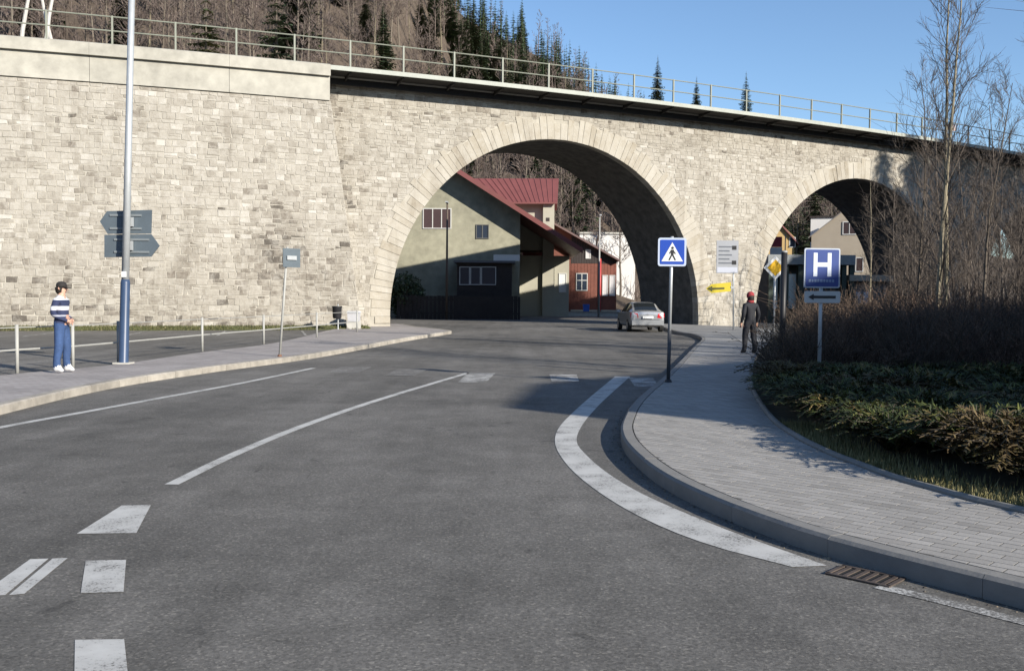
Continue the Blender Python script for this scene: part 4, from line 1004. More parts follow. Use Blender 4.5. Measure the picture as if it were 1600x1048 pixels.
# low glazed porch and board fence before it
YV = 73.6; pv = thing('glazed_porch', 'low dark timber porch with a row of bluish windows below the plaster house', 'porch', (-3, YV, 0))
a, b = atY(714, 448, YV), atY(800, 411, YV); m = MB(); m.box(a.x, b.x, YV, YV + 3.2, -.05, b.z); m.build('wall', M_dark, pv)
m = MB(); m.box(a.x - .25, b.x + .25, YV - .3, YV + 3.3, b.z + .003, b.z + .16); m.build('roof', simple('porch_roof', (.12, .12, .13), .6, .2), pv)
for x0, x1 in ((719, 733), (736, 750), (753, 774)):
    p, q = atY(x0, 444, YV), atY(x1, 418, YV); window(pv, p.x, q.x, p.z, q.z, YV, 0, t=.06)
p, q = atY(771, 412, YV - .1), atY(812, 398, YV - .1); m = MB(); m.box(p.x, q.x, YV - .1, YV + .5, b.z + .165, q.z); m.build('roof_light', M_white, pv)
fn = thing('board_fence', 'dark vertical board fence below the plaster house beyond the arch', 'fence', (-4, 71.5, 0)); boards(M_dark, fn, -8.6, .6, lambda x: -.05, lambda x: 1.75 + rnd.uniform(-.04, .04), 71.5, .3)
for z in (.4, 1.4): m = MB(); m.box(-8.6, .6, 71.505, 71.56, z, z + .09); m.build('cross_rail', M_dark, fn)
# brown timber house
YT = 93.0; h2 = thing('timber_house', 'brown timber house with white windows and red downpipe beyond the arch', 'house', (6.5, YT, 0))
A, B = atY(870, 350, YT - .7), atY(968, 405, YT - .7); s2 = (A.z - B.z) / (B.x - A.x); xp = 3.4
def rz2(x): return A.z - s2 * (x - A.x) if x > xp else A.z - s2 * (xp - A.x) - s2 * (xp - x)
xr = atY(963, 450, YT).x
m = MB(); m.prism([(1.0, YT, -.1), (xr, YT, -.1), (xr, YT, rz2(xr) - .15), (xp, YT, rz2(xp) - .15), (1.0, YT, rz2(1.0) - .15)], (0, 9, 0)); m.build('wall', M_timber, h2)
for x0, x1 in ((xp, B.x), (xp, .6)):
    m = MB(); c = [(x0, YT - .75, rz2(x0)), (x1, YT - .75, rz2(x1)), (x1, YT + 9.4, rz2(x1)), (x0, YT + 9.4, rz2(x0))]; slab(m, *(c if x1 > x0 else c[::-1]), .2); m.build('roof', simple('weathered_roof', (.13, .085, .08), .7, .2, 1), h2)
zb = atY(930, 412, YT).z
boards(M_timber, h2, atY(892, 440, YT).x, xr, lambda x: -.05, lambda x: min(zb, rz2(x) - .4), YT, .32)
boards(M_dark, h2, atY(892, 440, YT).x, xr, lambda x: min(zb + .02, rz2(x) - .45), lambda x: rz2(x) - .25, YT, .25)
for (x0, x1, y0, y1, br) in ((901, 917, 453, 428, 1), (942, 949, 461, 431, 0), (953, 960, 461, 431, 0), (916, 922, 403, 391, 0)):
    p, q = atY(x0, y0, YT), atY(x1, y1, YT); window(h2, p.x, q.x, p.z, q.z, YT - .045, br, cross=br > 0, pane=M_win if br else simple('white_curtain', (.5, .48, .48), .8, .1))
p = atY(937, 486, YT - .12); m = MB(); m.tube([(p.x, YT - .12, 0), (p.x, YT - .12, atY(937, 404, YT).z)], .11, 8); m.build('downpipe', simple('red_pipe', (.40, .05, .05), .5, .1), h2, True)
m = MB(); m.box(atY(892, 440, YT).x, xr + .02, YT - .1, YT - .045, -.05, .55); m.build('plinth', M_plaster_l, h2)
# white building behind
YB = 106.0; h3 = thing('white_building', 'plain white building with flat roof behind the timber house', 'building', (10.5, YB, 0))
a, b = atY(905, 442, YB), atY(993, 366, YB); m = MB(); m.box(a.x, b.x, YB, YB + 9, -.1, b.z); m.build('wall', simple('white_render', (.6, .59, .57), .8, .05, .5), h3)
m = MB(); m.box(a.x - .2, b.x + .2, YB - .2, YB + 9.2, b.z + .003, b.z + .18); m.build('roof', M_conc, h3)
p = atY(950, 405, YB); window(h3, p.x - .5, p.x + .4, p.z - .3, p.z + .9, YB, 0, pane=M_white)
# bin, low wall, lamp poles beyond the arch
bb = Vector((7.0, 91.0, 0)); bn = thing('wheelie_bin', 'blue wheeled bin standing by the timber house', 'bin', bb); M_bb = simple('bin_blue', (.03, .10, .42), .45, .1)
m = MB(); m.prism([bb + Vector(q) for q in ((-.24, -.28, .08), (.24, -.28, .08), (.3, -.34, 1.0), (-.3, -.34, 1.0))], (0, .6, 0)); m.build('tub', M_bb, bn)
m = MB(); m.prism([bb + Vector(q) for q in ((-.33, -.38, 1.003), (.33, -.38, 1.003), (.30, -.38, 1.09), (-.30, -.38, 1.09))], (0, .72, 0)); m.build('lid', M_bb, bn)
for sx in (-.26, .26): m = MB(); m.tube([bb + Vector((sx - .03, .22, .1)), bb + Vector((sx + .03, .22, .1))], .1, 10); m.build('wheel', M_black, bn)
lw = thing('garden_wall', 'low grey garden wall along the road beyond the arch', 'wall', (8, 89, 0))
m = MB(); m.box(4.2, 12.5, 89.0, 89.25, -.1, .35); m.build('wall_body', M_conc, lw); m = MB(); m.box(4.15, 12.55, 88.95, 89.3, .353, .43); m.build('coping', M_kerbL, lw)
for nm, lab, x, yt, Y in (('street_lamp', 'thin rusty lamp pole in front of the plaster house', 698, 318, 70.5), ('street_lamp', 'pale grey lamp pole in front of the timber house', 935.5, 338, 84.0)):
    p, q = atY(x, 480, Y), atY(x, yt, Y); t = thing(nm, lab, 'street lamp', (p.x, Y, 0)); m = MB(); m.tube([(p.x, Y, 0), (p.x, Y, q.z)], [.10, .06], 8); m.build('pole', simple('pole_brown', (.10, .075, .06), .7, .2) if 'rusty' in lab else M_gpost, t, True)
    m = MB(); m.obox((p.x, Y - .4, q.z + .04), (.09, 0, 0), (0, .5, 0), (0, 0, .05)); m.build('lantern', M_galv, t)
# beige gabled house behind the second arch, its gable turned to the road
M_beige = simple('beige_render', (.34, .29, .225), .9, .1, .6)
def turned(Y, px): c = atY(px, 470, Y); v = Vector((c.x, Y, 0)).normalized(); return Vector((c.x, Y, 0)), Vector((v.y, -v.x, 0)), v
o4, u4, v4 = turned(113.0, 1322); h4 = thing('beige_house', 'beige gabled house with brown windows seen through the second arch', 'house', o4); K4 = 113.0 / F * 1.05
def q4(a, d, z): return o4 + u4 * a + v4 * d + Vector((0, 0, z))
hz4 = lambda y: EYE + (470.3 - y) * K4
aL, aR, zp, zE = (1286 - 1337) * K4, (1398 - 1337) * K4, hz4(331), hz4(372)
m = MB(); m.prism([q4(aL, 0, -.1), q4(aR, 0, -.1), q4(aR, 0, zp - .12 - (zp - zE) * aR / -aL), q4(0, 0, zp - .12), q4(aL, 0, zE - .12)], v4 * 9); m.build('wall', M_beige, h4)
for e in (aL - .35, aR + .35):
    z = zp - (zp - zE) * abs(e) / -aL; m = MB(); c = [q4(0, -.25, zp), q4(e, -.25, z), q4(e, 8.3, z), q4(0, 8.3, zp)]; slab(m, *(c if e > 0 else c[::-1]), .12); m.build('roof', simple('grey_sheet_roof', (.20, .185, .17), .6, .15, 1), h4)
m = MB(); m.obox(q4(-.5, 1.4, zp + .1), u4 * .25, v4 * .25, Vector((0, 0, .6))); m.build('chimney', simple('brick_red', (.22, .08, .06), .8, .2), h4)
for (x0, x1, y0, y1, br_) in ((1331, 1348, 371, 354, 1), (1300, 1309, 428, 406, 0), (1350, 1359, 426, 407, 0)):
    c = q4(((x0 + x1) / 2 - 1337) * K4, -.02, hz4((y0 + y1) / 2)); w2, hh2 = (x1 - x0) / 2 * K4, (y0 - y1) / 2 * K4
    m = MB(); m.obox(c, u4 * w2, v4 * .03, Vector((0, 0, hh2))); w = m.build('window', simple('brown_pane', (.05, .032, .03), .3, .2), h4)
    m = MB()
    for da, dz, la, lz in ((-w2 - .04, 0, .05, hh2 + .09), (w2 + .04, 0, .05, hh2 + .09), (0, hh2 + .05, w2, .05), (0, -hh2 - .05, w2, .05)) + (((0, 0, .04, hh2),) if br_ else ()): m.obox(c + u4 * da - v4 * .035 + Vector((0, 0, dz)), u4 * la, v4 * .03, Vector((0, 0, lz)))
    m.build('frame', M_frame, w)
o6, u6, v6 = turned(124.0, 1283); h6 = thing('white_outbuilding', 'white wall of an outbuilding left of the beige house', 'building', o6); K6 = 124 / F * 1.05
m = MB(); m.obox(o6 + v6 * 2 + Vector((0, 0, (EYE + (470 - 347) * K6) / 2 - .05)), u6 * 17 * K6, v6 * 2, Vector((0, 0, (EYE + (470 - 347) * K6) / 2 + .05))); m.build('wall', simple('white_render', (.6, .59, .57), .8, .05, .5), h6)
m = MB(); m.obox(o6 + v6 * 2 + Vector((0, 0, EYE + (470 - 347) * K6 + .11)), u6 * 19 * K6, v6 * 2.2, Vector((0, 0, .1))); m.build('roof', M_dark, h6)
# yellow house sliver with red roof
Y4 = 116.0; h5 = thing('yellow_house', 'narrow yellow house with steep red roof at the edge of the second arch', 'house', (30, Y4, 0))
xr5 = atY(1241, 380, Y4).x; pkz = atY(1240, 344, Y4).z; xk = xr5 - 3.4
m = MB(); m.prism([(xk - 3.0, Y4, -.1), (xr5, Y4, -.1), (xr5, Y4, pkz - 2.0), (xk, Y4, pkz + 1.2), (xk - 3.0, Y4, pkz - 2.0)], (2.1, 7.6, 0)); m.build('wall', simple('yellow_render', (.36, .25, .11), .85, .08), h5)
for e in (xr5 + .4, xk - 3.4):
    z = pkz + 1.3 - 1.06 * abs(e - xk); m = MB(); c = [(xk, Y4 - .4, pkz + 1.35), (e, Y4 - .4, z), (e + 2.1, Y4 + 8, z), (xk + 2.1, Y4 + 8, pkz + 1.35)]; slab(m, *(c if e > xk else c[::-1]), .22); m.build('roof', M_roof, h5)
p = atY(1238, 378, Y4); window(h5, p.x - .3, p.x + .3, p.z - .6, p.z + .5, Y4, 0)
# flat-roofed kiosk below the second arch
YK = 68.0; kk = thing('flat_roofed_kiosk', 'flat roofed kiosk with dark posts and white panels under the second arch', 'kiosk', (20, YK, 0))
a, b = atY(1198, 413, YK), atY(1334, 399, YK); m = MB(); m.box(a.x, b.x, YK - .4, YK + 5, a.z, b.z); m.build('roof', simple('kiosk_roof', (.22, .24, .25), .6, .15), kk)
m = MB(); m.box(a.x + .4, b.x - .4, YK + 1.2, YK + 4.6, -.1, a.z - .003); m.build('back_room', simple('kiosk_dark', (.05, .055, .05), .7, .2), kk)
for x in (1204, 1228, 1250, 1318, 1330): p = atY(x, 450, YK); m = MB(); m.box(p.x - .16, p.x + .16, YK - .1, YK + .2, -.1, a.z - .003); m.build('post', simple('kiosk_post', (.03, .045, .035), .6, .2), kk)
for x0, x1 in ((1208, 1217), (1220, 1226), (1232, 1246)): p, q = atY(x0, 482, YK), atY(x1, 428, YK); m = MB(); m.box(p.x, q.x, YK + .3, YK + .36, p.z, q.z); m.build('panel', simple('kiosk_panel', (.46, .50, .47), .6, .05), kk)
a, b = atY(1326, 439, YK), atY(1394, 430, YK); an = thing('kiosk_annex', 'small annex with white doors and thin pale roof beside the kiosk', 'kiosk', (24, YK, 0)); m = MB(); m.box(a.x, b.x, YK - .2, YK + 4, a.z, b.z); m.build('roof', simple('annex_roof', (.30, .27, .22), .7, .1), an)
m = MB(); m.box(a.x + .3, b.x - .2, YK + .4, YK + 3.6, -.1, a.z - .003); m.build('wall', simple('annex_wall', (.14, .13, .13), .8, .15), an)
for x0, x1 in ((1336, 1345), (1348, 1357)): p, q = atY(x0, 490, YK + .4), atY(x1, 456, YK + .4); m = MB(); m.box(p.x, q.x, YK + .33, YK + .398, max(.02, p.z), q.z); m.build('door', simple('white_door', (.6, .58, .62), .6, .05), an)

# four-storey house to the right of the shrub bed, outside the picture: it throws the long shade over bed and crossing
def ac(a, c): return Vector((.731 * a + .682 * c, -.682 * a + .731 * c, 0))      # a: metres toward the sun, c: metres across it
bk = thing('apartment_block', 'plain dark rendered apartment block beyond the right side of the shrub bed', 'building', ac(17, 20)); ua, uc = ac(1, 0), ac(0, 1)
m = MB(); m.obox(ac(18, 19.2) + Vector((0, 0, 4.2)), ua * 6, uc * 8.4, Vector((0, 0, 4.3))); m.build('wall', simple('dark_render', (.16, .145, .12), .9, .15, .8), bk)
V = [ac(11.4, 10.2), ac(24.6, 10.2), ac(24.6, 28.2), ac(11.4, 28.2)]; V = [v + Vector((0, 0, 8.504)) for v in V] + [ac(18, 13.4) + Vector((0, 0, 12.1)), ac(18, 25) + Vector((0, 0, 12.1))]
m = MB(); m.add(V, [(0, 1, 4), (1, 2, 5, 4), (2, 3, 5), (3, 0, 4, 5), (3, 2, 1, 0)]); m.build('roof', simple('slate_roof', (.07, .065, .065), .7, .2, 1.5), bk)
for fl in range(3):
    for k in range(5):
        c = ac(11.97, 12.6 + k * 3.2) + Vector((0, 0, 1.7 + fl * 2.6)); m = MB(); m.obox(c, ua * .03, uc * .55, Vector((0, 0, .7))); w = m.build('window', M_win, bk)
        m = MB()
        for dc, dz, lc, lz in ((-.6, 0, .05, .8), (.6, 0, .05, .8), (0, .75, .55, .05), (0, -.75, .55, .05), (0, 0, .03, .7)): m.obox(c + uc * dc - ua * .035 + Vector((0, 0, dz)), ua * .03, uc * lc, Vector((0, 0, lz)))
        m.build('frame', M_frame, w)

# ------------------------------------------------------------------ vegetation
def bark(name, c1, c2, scale=6): return tinted(name, [(0, c1), (1, c2)], grain=scale, gstr=.2, bmp=.3, rough=.9, spec=.2)
M_bark = bark('grey_bark', (.075, .06, .048), (.17, .145, .115)); M_twig = bark('brown_twigs', (.062, .050, .042), (.145, .122, .103)); M_twig_far = bark('far_twigs', (.072, .055, .048), (.165, .132, .115)); M_pale = bark('pale_bark', (.13, .11, .075), (.27, .235, .165)); M_birch = bark('birch_bark', (.35, .33, .30), (.60, .58, .54), 3)
M_needle = tinted('spruce_needles', [(0, (.020, .034, .018)), (.6, (.052, .078, .036)), (1, (.105, .125, .058))], grain=2, gstr=.2, bmp=0, rough=.7)
M_needle_y = tinted('young_spruce_needles', [(0, (.035, .05, .018)), (.6, (.07, .09, .03)), (1, (.16, .13, .06))], grain=2, gstr=.2, bmp=0, rough=.7)
M_jun = tinted('juniper_needles', [(0, (.016, .024, .008)), (.5, (.045, .06, .014)), (.85, (.115, .125, .03)), (1, (.20, .14, .05))], grain=3, gstr=.15, bmp=0, rough=.7)
def vary(m, col, lo=.55, hi=.9, amt=.8):
    """some individuals turn toward another colour"""
    n, l = m.node_tree.nodes, m.node_tree.links; b = n['Principled BSDF']; src = b.inputs['Base Color'].links[0].from_socket; oi = n.new('ShaderNodeObjectInfo'); r = ramp(n, [(lo, (0, 0, 0)), (hi, (amt,) * 3)]); l.new(oi.outputs['Random'], r.inputs[0])
    l.new(mixc(n, l, src, col, r.outputs[0]), b.inputs['Base Color'])
M_shrub = tinted('shrub_twigs', [(0, (.045, .028, .022)), (.6, (.10, .066, .048)), (1, (.19, .125, .085))], grain=3, gstr=.2, bmp=0, rough=.85)
vary(M_jun, (.10, .065, .03)); vary(M_shrub, (.05, .045, .035), .3, 1, .8); vary(M_needle, (.055, .06, .03), .4, 1, .6)
def rvec(d, spread, R):
    v = Vector((R.gauss(0, 1), R.gauss(0, 1), R.gauss(0, 1))); v -= v.project(d); v.normalize(); return (d + v * spread).normalized()
def ribbon(m, pts, w0, w1, R, tint):
    """thin three-sided twig"""
    k = len(pts); m.tube(pts, [w0 + (w1 - w0) * i / (k - 1) for i in range(k)], 3, False, tint)
def bare_tree(seed, h, r, nb, nsub, ntw, first=.22, up=.75, blen=.34, lean=(0, 0), stems=1, tw=.004, sub=True):
    R = random.Random(seed); tr, cr = MB(), MB()
    for sidx in range(stems):
        hh = h * (1 if sidx == 0 else R.uniform(.65, .95)); a = R.uniform(0, 6.28); ln = Vector((lean[0], lean[1], 0)) + (Vector((math.cos(a), math.sin(a), 0)) * R.uniform(.04, .12) if stems > 1 else Vector())
        pts = []; p = Vector((math.cos(a) * .12, math.sin(a) * .12, -.1)) if stems > 1 else Vector((0, 0, -.1)); d = (Vector((0, 0, 1)) + ln).normalized(); N = 9
        for i in range(N + 1): pts.append(p.copy()); p = p + d * (hh / N); d = (d + Vector((R.gauss(0, .035), R.gauss(0, .035), .02))).normalized()
        rr = r * (1 if sidx == 0 else .75); tr.tube(pts, [rr * (1 - .9 * (i / N)) + .004 for i in range(N + 1)], 7, True, R.random())
        for b in range(nb):
            t = first + (1 - first) * ((b + R.random()) / nb) ** .9; t = min(t, .985); i = min(N - 1, int(t * N)); q = pts[i].lerp(pts[i + 1], t * N - i); az = R.uniform(0, 6.28); L = hh * blen * (1.05 - t * .75) * R.uniform(.6, 1.15)
            d = Vector((math.cos(az), math.sin(az), up * R.uniform(.6, 1.5))).normalized(); bp = [q]; br = rr * (1 - .9 * t) * .30 + .003
            for s in range(4): d = (d + Vector((R.gauss(0, .12), R.gauss(0, .12), .12))).normalized(); bp.append(bp[-1] + d * L / 4)
            ribbon(cr, bp, br, .003 + tw * .4, R, R.random())
            for s in range(nsub):
                u = R.uniform(.2, 1) * 3.999; k = int(u); e = bp[k].lerp(bp[k + 1], u - k); dd = rvec((bp[k + 1] - bp[k]).normalized(), R.uniform(.5, 1.0), R); dd.z += .15; l2 = L * R.uniform(.25, .5)
                e2 = e + dd * l2 * .5; d3 = rvec(dd, .3, R); e3 = e2 + d3 * l2 * .5; ribbon(cr, [e, e2, e3], tw * 1.6, tw * .6, R, R.random())
                for w in range(ntw):
                    v = R.random(); f = e.lerp(e3, v); d4 = rvec(dd, R.uniform(.4, .9), R); d4.z += .1; ribbon(cr, [f, f + d4 * l2 * R.uniform(.3, .6)], tw, tw * .5, R, R.random())
    return tr, cr
def tree_thing(name, label, cat, group, tr, cr, m1, m2):
    t = thing(name, label, cat, (0, 0, -50), group); WLOC[t.name] = Vector((0, 0, 0))
    for nm, mb_, mt in (('trunk', tr, m1), ('crown', cr, m2)):
        if not mb_.f: continue
        o = bpy.data.objects.new(nm, mb_.mesh(nm, mt, False)); COL.objects.link(o); o.parent = t
    return t
def conifer(seed, h, wr, mbt=None, fine=1.0):
    """whorls of drooping sprays with needle fringes"""
    R = random.Random(seed); tr, cr = MB(), MB(); tr.tube([(0, 0, -.2), (0, 0, h * .5), (0, 0, h)], [h * .014, h * .008, .01], 6); N = int(h * 2.2 * fine)
    for i in range(N):
        t = (i + .5) / N; z = h * (.06 + .93 * t); rad = wr * (1 - t) ** .85 * R.uniform(.75, 1.1) + .08; k = max(4, int((8 if t < .7 else 6) * fine))
        for j in range(k):
            if R.random() < .10: continue
            az = 6.283 * (j + R.random() * .7) / k + i; L = rad * R.uniform(.65, 1.15); dx, dy = math.cos(az), math.sin(az); u = Vector((-dy, dx, 0)); tn = R.uniform(.1, .9)
            p0 = Vector((0, 0, z)); pts = [p0 + Vector((dx, dy, 0)) * L * f + Vector((0, 0, -L * .38 * f + L * .22 * f * f * (1 if t < .8 else -.6))) for f in (.05, .4, .72, 1.0)]
            w = [.06 * L, .36 * L, .30 * L, .04]
            for a in range(3):
                m_ = pts[a].lerp(pts[a + 1], .5)
                for sg_ in (-1, 1):
                    for q in range(2):
                        b0 = pts[a].lerp(pts[a + 1], q * .5); b1 = pts[a].lerp(pts[a + 1], q * .5 + .55); tip = b1.lerp(pts[a + 1], .6) + u * sg_ * (w[a] + w[a + 1]) * R.uniform(.45, .9) + Vector((0, 0, -R.uniform(.02, .16) * L))
                        cr.add([b0, b1, tip], [(0, 1, 2)], min(1, max(0, tn + R.uniform(-.25, .25))))
    return tr, cr
# --- wood on the hillside: individual trees in front, one mass behind
protoB = [tree_thing('bare_tree', 'bare brown tree on the wooded hillside', 'tree', 'bare trees on the hillside', *bare_tree(11 + i, 13, .15, 30, 6, 2, .25, .9, .26, tw=.022), M_bark, M_twig_far) for i in range(4)]
protoP = tree_thing('bare_tree', 'slender bare tree with pale trunk on the hillside', 'tree', 'pale stemmed trees on the hillside', *bare_tree(31, 13, .17, 24, 5, 2, .45, 1.0, .2, tw=.02), M_pale, M_twig_far)
protoC = [tree_thing('spruce_tree', 'dark green spruce on the wooded hillside', 'tree', 'spruces on the hillside', *conifer(41 + i, 16, 3.3, None, 1.15), M_bark, M_needle) for i in range(3)]
def deck_y(px): return 55 + .075 * px if px < 500 else 103 + (px - 510) * .1155
cand = []; R = random.Random(5); y = 98
while y < 315:
    x = -165
    while x < 130:
        X = x + R.uniform(-3, 3); Y = y + R.uniform(-3, 3); z = hill(X, Y)
        if z > .4:
            u = pix((X, Y, z + 13)); lo = pix((X, Y, z)); p_arch = 640 < u[0] < 1010 and lo[1] > 240 and u[1] < 400 or 1215 < u[0] < 1400 and u[1] < 340
            if -50 < u[0] < 1480 and lo[1] > -260 and (u[1] < deck_y(u[0]) or p_arch): cand.append((X, Y, z))
        x += 5.0
    y += 5.2
cand.sort(key=lambda q: q[1]); nb = nc = npl = 0; mass_t, mass_c, mass_n = [], [], []
NZ = lambda X, Y: math.sin(X * .045 + 1.3) + math.sin(Y * .05 + X * .02) + .6 * math.sin(X * .11 - Y * .07)
used = set()
def place(proto, X, Y, z, sc, rot):
    if proto.name in used: return copy_tree(proto, (X, Y, z), rot, sc)
    used.add(proto.name); proto.location = (X, Y, z); proto.rotation_euler = (0, 0, rot); proto.scale = sc; return proto
for X, Y, z in cand:
    con = R.random() < (.06 + .22 * max(0, (Y - 150) / 150) + (.30 if NZ(X, Y) > .75 else 0) + (.34 if X > -25 and Y > 190 else 0)); sc = R.uniform(.7, 1.2); rot = R.uniform(0, 6.28); scl = (sc, sc, sc * R.uniform(.9, 1.15))
    if con and nc < 200: place(R.choice(protoC), X, Y, z, (scl[0] * R.uniform(.7, 1.15),) * 2 + (scl[2] * R.uniform(.5, .95),), rot); nc += 1
    elif not con and R.random() < .10 and npl < 60: place(protoP, X, Y, z, scl, rot); npl += 1
    elif not con and nb < 280: place(R.choice(protoB), X, Y, z, scl, rot); nb += 1
    else: mass_c.append((X, Y, z, sc, con))
lowB = bare_tree(77, 13, .15, 20, 4, 0, .25, .9, .26, tw=.035); lowC = conifer(78, 14, 2.3, None, .6)
mt, mn = MB(), MB()
for X, Y, z, sc, con in mass_c:
    a = R.uniform(0, 6.28); ca, sa = math.cos(a) * sc, math.sin(a) * sc
    for src, dst in ((lowC, mn) if con else (lowB, mt),):
        for part_ in src:
            o = len(dst.v); dst.v.extend([(X + v[0] * ca - v[1] * sa, Y + v[0] * sa + v[1] * ca, z + v[2] * sc) for v in part_.v]); dst.f.extend([tuple(i + o for i in f) for f in part_.f]); dst.t.extend(part_.t); dst.m.extend(part_.m)
if mt.f: tag(mt.build('distant_wood', M_twig_far), label='brown mass of bare wood higher up the hill', kind='stuff')
if mn.f: tag(mn.build('distant_spruces', M_needle), label='dark mass of spruce wood higher up the hill', kind='stuff')
# brushwood on the slope
br = MB()
for X, Y, z in cand:
    for k in range(5):
        bx_, by_ = X + R.uniform(-3.2, 3.2), Y + R.uniform(-3.2, 3.2); bz = hill(bx_, by_) - .1
        for q in range(7):
            d = Vector((R.gauss(0, .4), R.gauss(0, .4), 1)).normalized(); L = R.uniform(1.2, 3.6); p0 = Vector((bx_ + R.uniform(-.5, .5), by_ + R.uniform(-.5, .5), bz)); p1 = p0 + d * L * .6; br.tube([p0, p1, p1 + rvec(d, .5, R) * L * .4], [.03, .02, .008], 3, False, R.random())
tag(br.build('brushwood', M_twig_far), label='tangled brown brushwood covering the hillside', kind='stuff')
# single spruces on the skyline and close behind the viaduct
for (x, y, Y, hgt, lab) in ((1165, 176, 205, 12, 'lone dark spruce standing clear against the sky behind the railing'), (1027, 150, 230, 13, 'slim spruce at the lower end of the wooded ridge'), (1088, 158, 235, 9, 'short spruce beside the slim one at the ridge end'), (915, 372, 120, 14, 'green spruce rising behind the red roofed houses')):
    p = atY(x, y, Y); b0 = p.z - 2.0 if Y > 150 else max(hill(p.x, Y), p.z - 3); s_ = copy_tree(protoC[0], (p.x, Y, b0 - hgt * .1), R.uniform(0, 6), (hgt / 16 * .85, hgt / 16 * .85, hgt / 16), lab); s_['group'] = 'single spruces behind the line'
for (x, Y, hgt, d) in ((1165, 205, 0, 0),): pass
# on the embankment: birches and two young spruces
pb_ = tree_thing('birch_tree', 'white stemmed birch behind the railing above the retaining wall', 'tree', 'birches above the retaining wall', *bare_tree(91, 9, .11, 16, 4, 2, .45, .9, .22, tw=.008), M_birch, M_twig)
for i, (x, ln) in enumerate(((30, .02), (60, .16), (76, .34))):
    p = atY(x, 52, 46.0); t = pb_ if i == 0 else copy_tree(pb_, (0, 0, 0)); t.location = (p.x, 46.0 + i * .3, 12.2); t.rotation_euler = (0, ln, i * 1.1) if i else (0, .06, 0)
    t.rotation_mode = 'XYZ'
for (x, Y, hgt, mt_, lab) in ((322, 52, 6.5, M_needle_y, 'yellowish young spruce behind the railing above the wall'), (432, 53, 7.5, M_needle, 'green young spruce behind the railing near the viaduct end')):
    p = atY(x, 80, Y); t = tree_thing('spruce_tree', lab, 'tree', 'young spruces on the embankment', *conifer(60 + x, hgt, 1.9), M_bark, mt_); t.location = (p.x, Y, 11.6)
# far wooded side of the valley low behind the second arch comes with the hillside wood
# --- shade trees to the right of the camera, outside the picture
shade = []
for i, (c, h) in enumerate([(30, 12.5), (32, 13.5), (34, 14.0), (37, 14.5), (40, 14.5), (43, 15), (46.5, 15.5), (50, 16)]): shade.append((*ac(15.5 + (i % 2) * 1.4, c).xy, h))
for i, (c, h) in enumerate([(30.5, 13.8), (35, 15), (40, 16), (45, 16)]): shade.append((*ac(20, c).xy, h))
for c, h in ((65, 27), (68.5, 29), (72, 31), (75.5, 31), (79, 31), (83, 31)): shade.append((*ac(6, c).xy, h))
sp_ = tree_thing('spruce_tree', 'tall dense spruce shading the shrub bed from the right', 'tree', 'spruces along the right side', *conifer(201, 14, 3.4, None, 1.7), M_bark, M_needle)
for i, (x, y, h) in enumerate(shade):
    t = sp_ if i == 0 else copy_tree(sp_, (0, 0, 0)); t.location = (x, y, .05); t.rotation_euler = (0, 0, i * 1.3); t.scale = (h / 14 * 1.2, h / 14 * 1.2, h / 14)
# --- bare saplings behind the shrub bed
sapl = [bare_tree(301, 9, .065, 34, 6, 5, .15, 1.4, .27, tw=.0034), bare_tree(302, 8, .05, 32, 7, 5, .15, 1.2, .32, stems=1, tw=.0034), bare_tree(303, 7.5, .042, 18, 6, 5, .1, 1.5, .30, stems=3, tw=.0034)]
ps = []
for k, (mp1, lab, grp) in enumerate(((M_pale, 'slender bare sapling with pale yellowish trunk behind the shrubs', 'pale saplings'), (M_bark, 'bare grey sapling with a fan of fine twigs behind the shrubs', 'grey saplings'), (M_twig, 'bare multi stemmed brown thicket tree behind the shrubs', 'thicket trees'))): ps.append(tree_thing('sapling', lab, 'tree', grp, *sapl[k], mp1, M_twig))
plant = [(0, 1464, 25.0, 1.12), (0, 1477, 25.4, 1.16), (1, 1432, 28, 1.0), (2, 1505, 27, .95), (1, 1535, 23, .85), (2, 1572, 24, .9), (1, 1605, 27, 1.1), (2, 1420, 33, .85), (2, 1455, 34, .9), (2, 1545, 31, 1.0), (0, 1360, 38, .7), (2, 1395, 40, .75), (1, 1510, 36, .9), (2, 1590, 38, 1.05), (1, 1640, 24, 1.0), (2, 1650, 32, 1.1), (2, 1440, 46, .95), (2, 1520, 48, 1.0), (2, 1480, 42, .95)] + [(2, 1410 + 19 * i, 50 + (i * 3.7) % 9, 1.0 + (i % 3) * .12) for i in range(13)]
us = set()
for k, px, Y, sc in plant:
    p = atY(px, 470, Y); t = ps[k] if k not in us else copy_tree(ps[k], (0, 0, 0)); us.add(k); t.location = (p.x, Y, .08); t.rotation_euler = (0, 0, R.uniform(0, 6.28)); t.scale = (sc, sc, sc)
bt = tree_thing('bare_tree', 'large bare tree reaching its branches in from the right', 'tree', None, *bare_tree(333, 9.5, .13, 30, 8, 5, .25, .8, .42, tw=.0045), M_bark, M_twig); bt.location = (10.6, 15.4, .08)
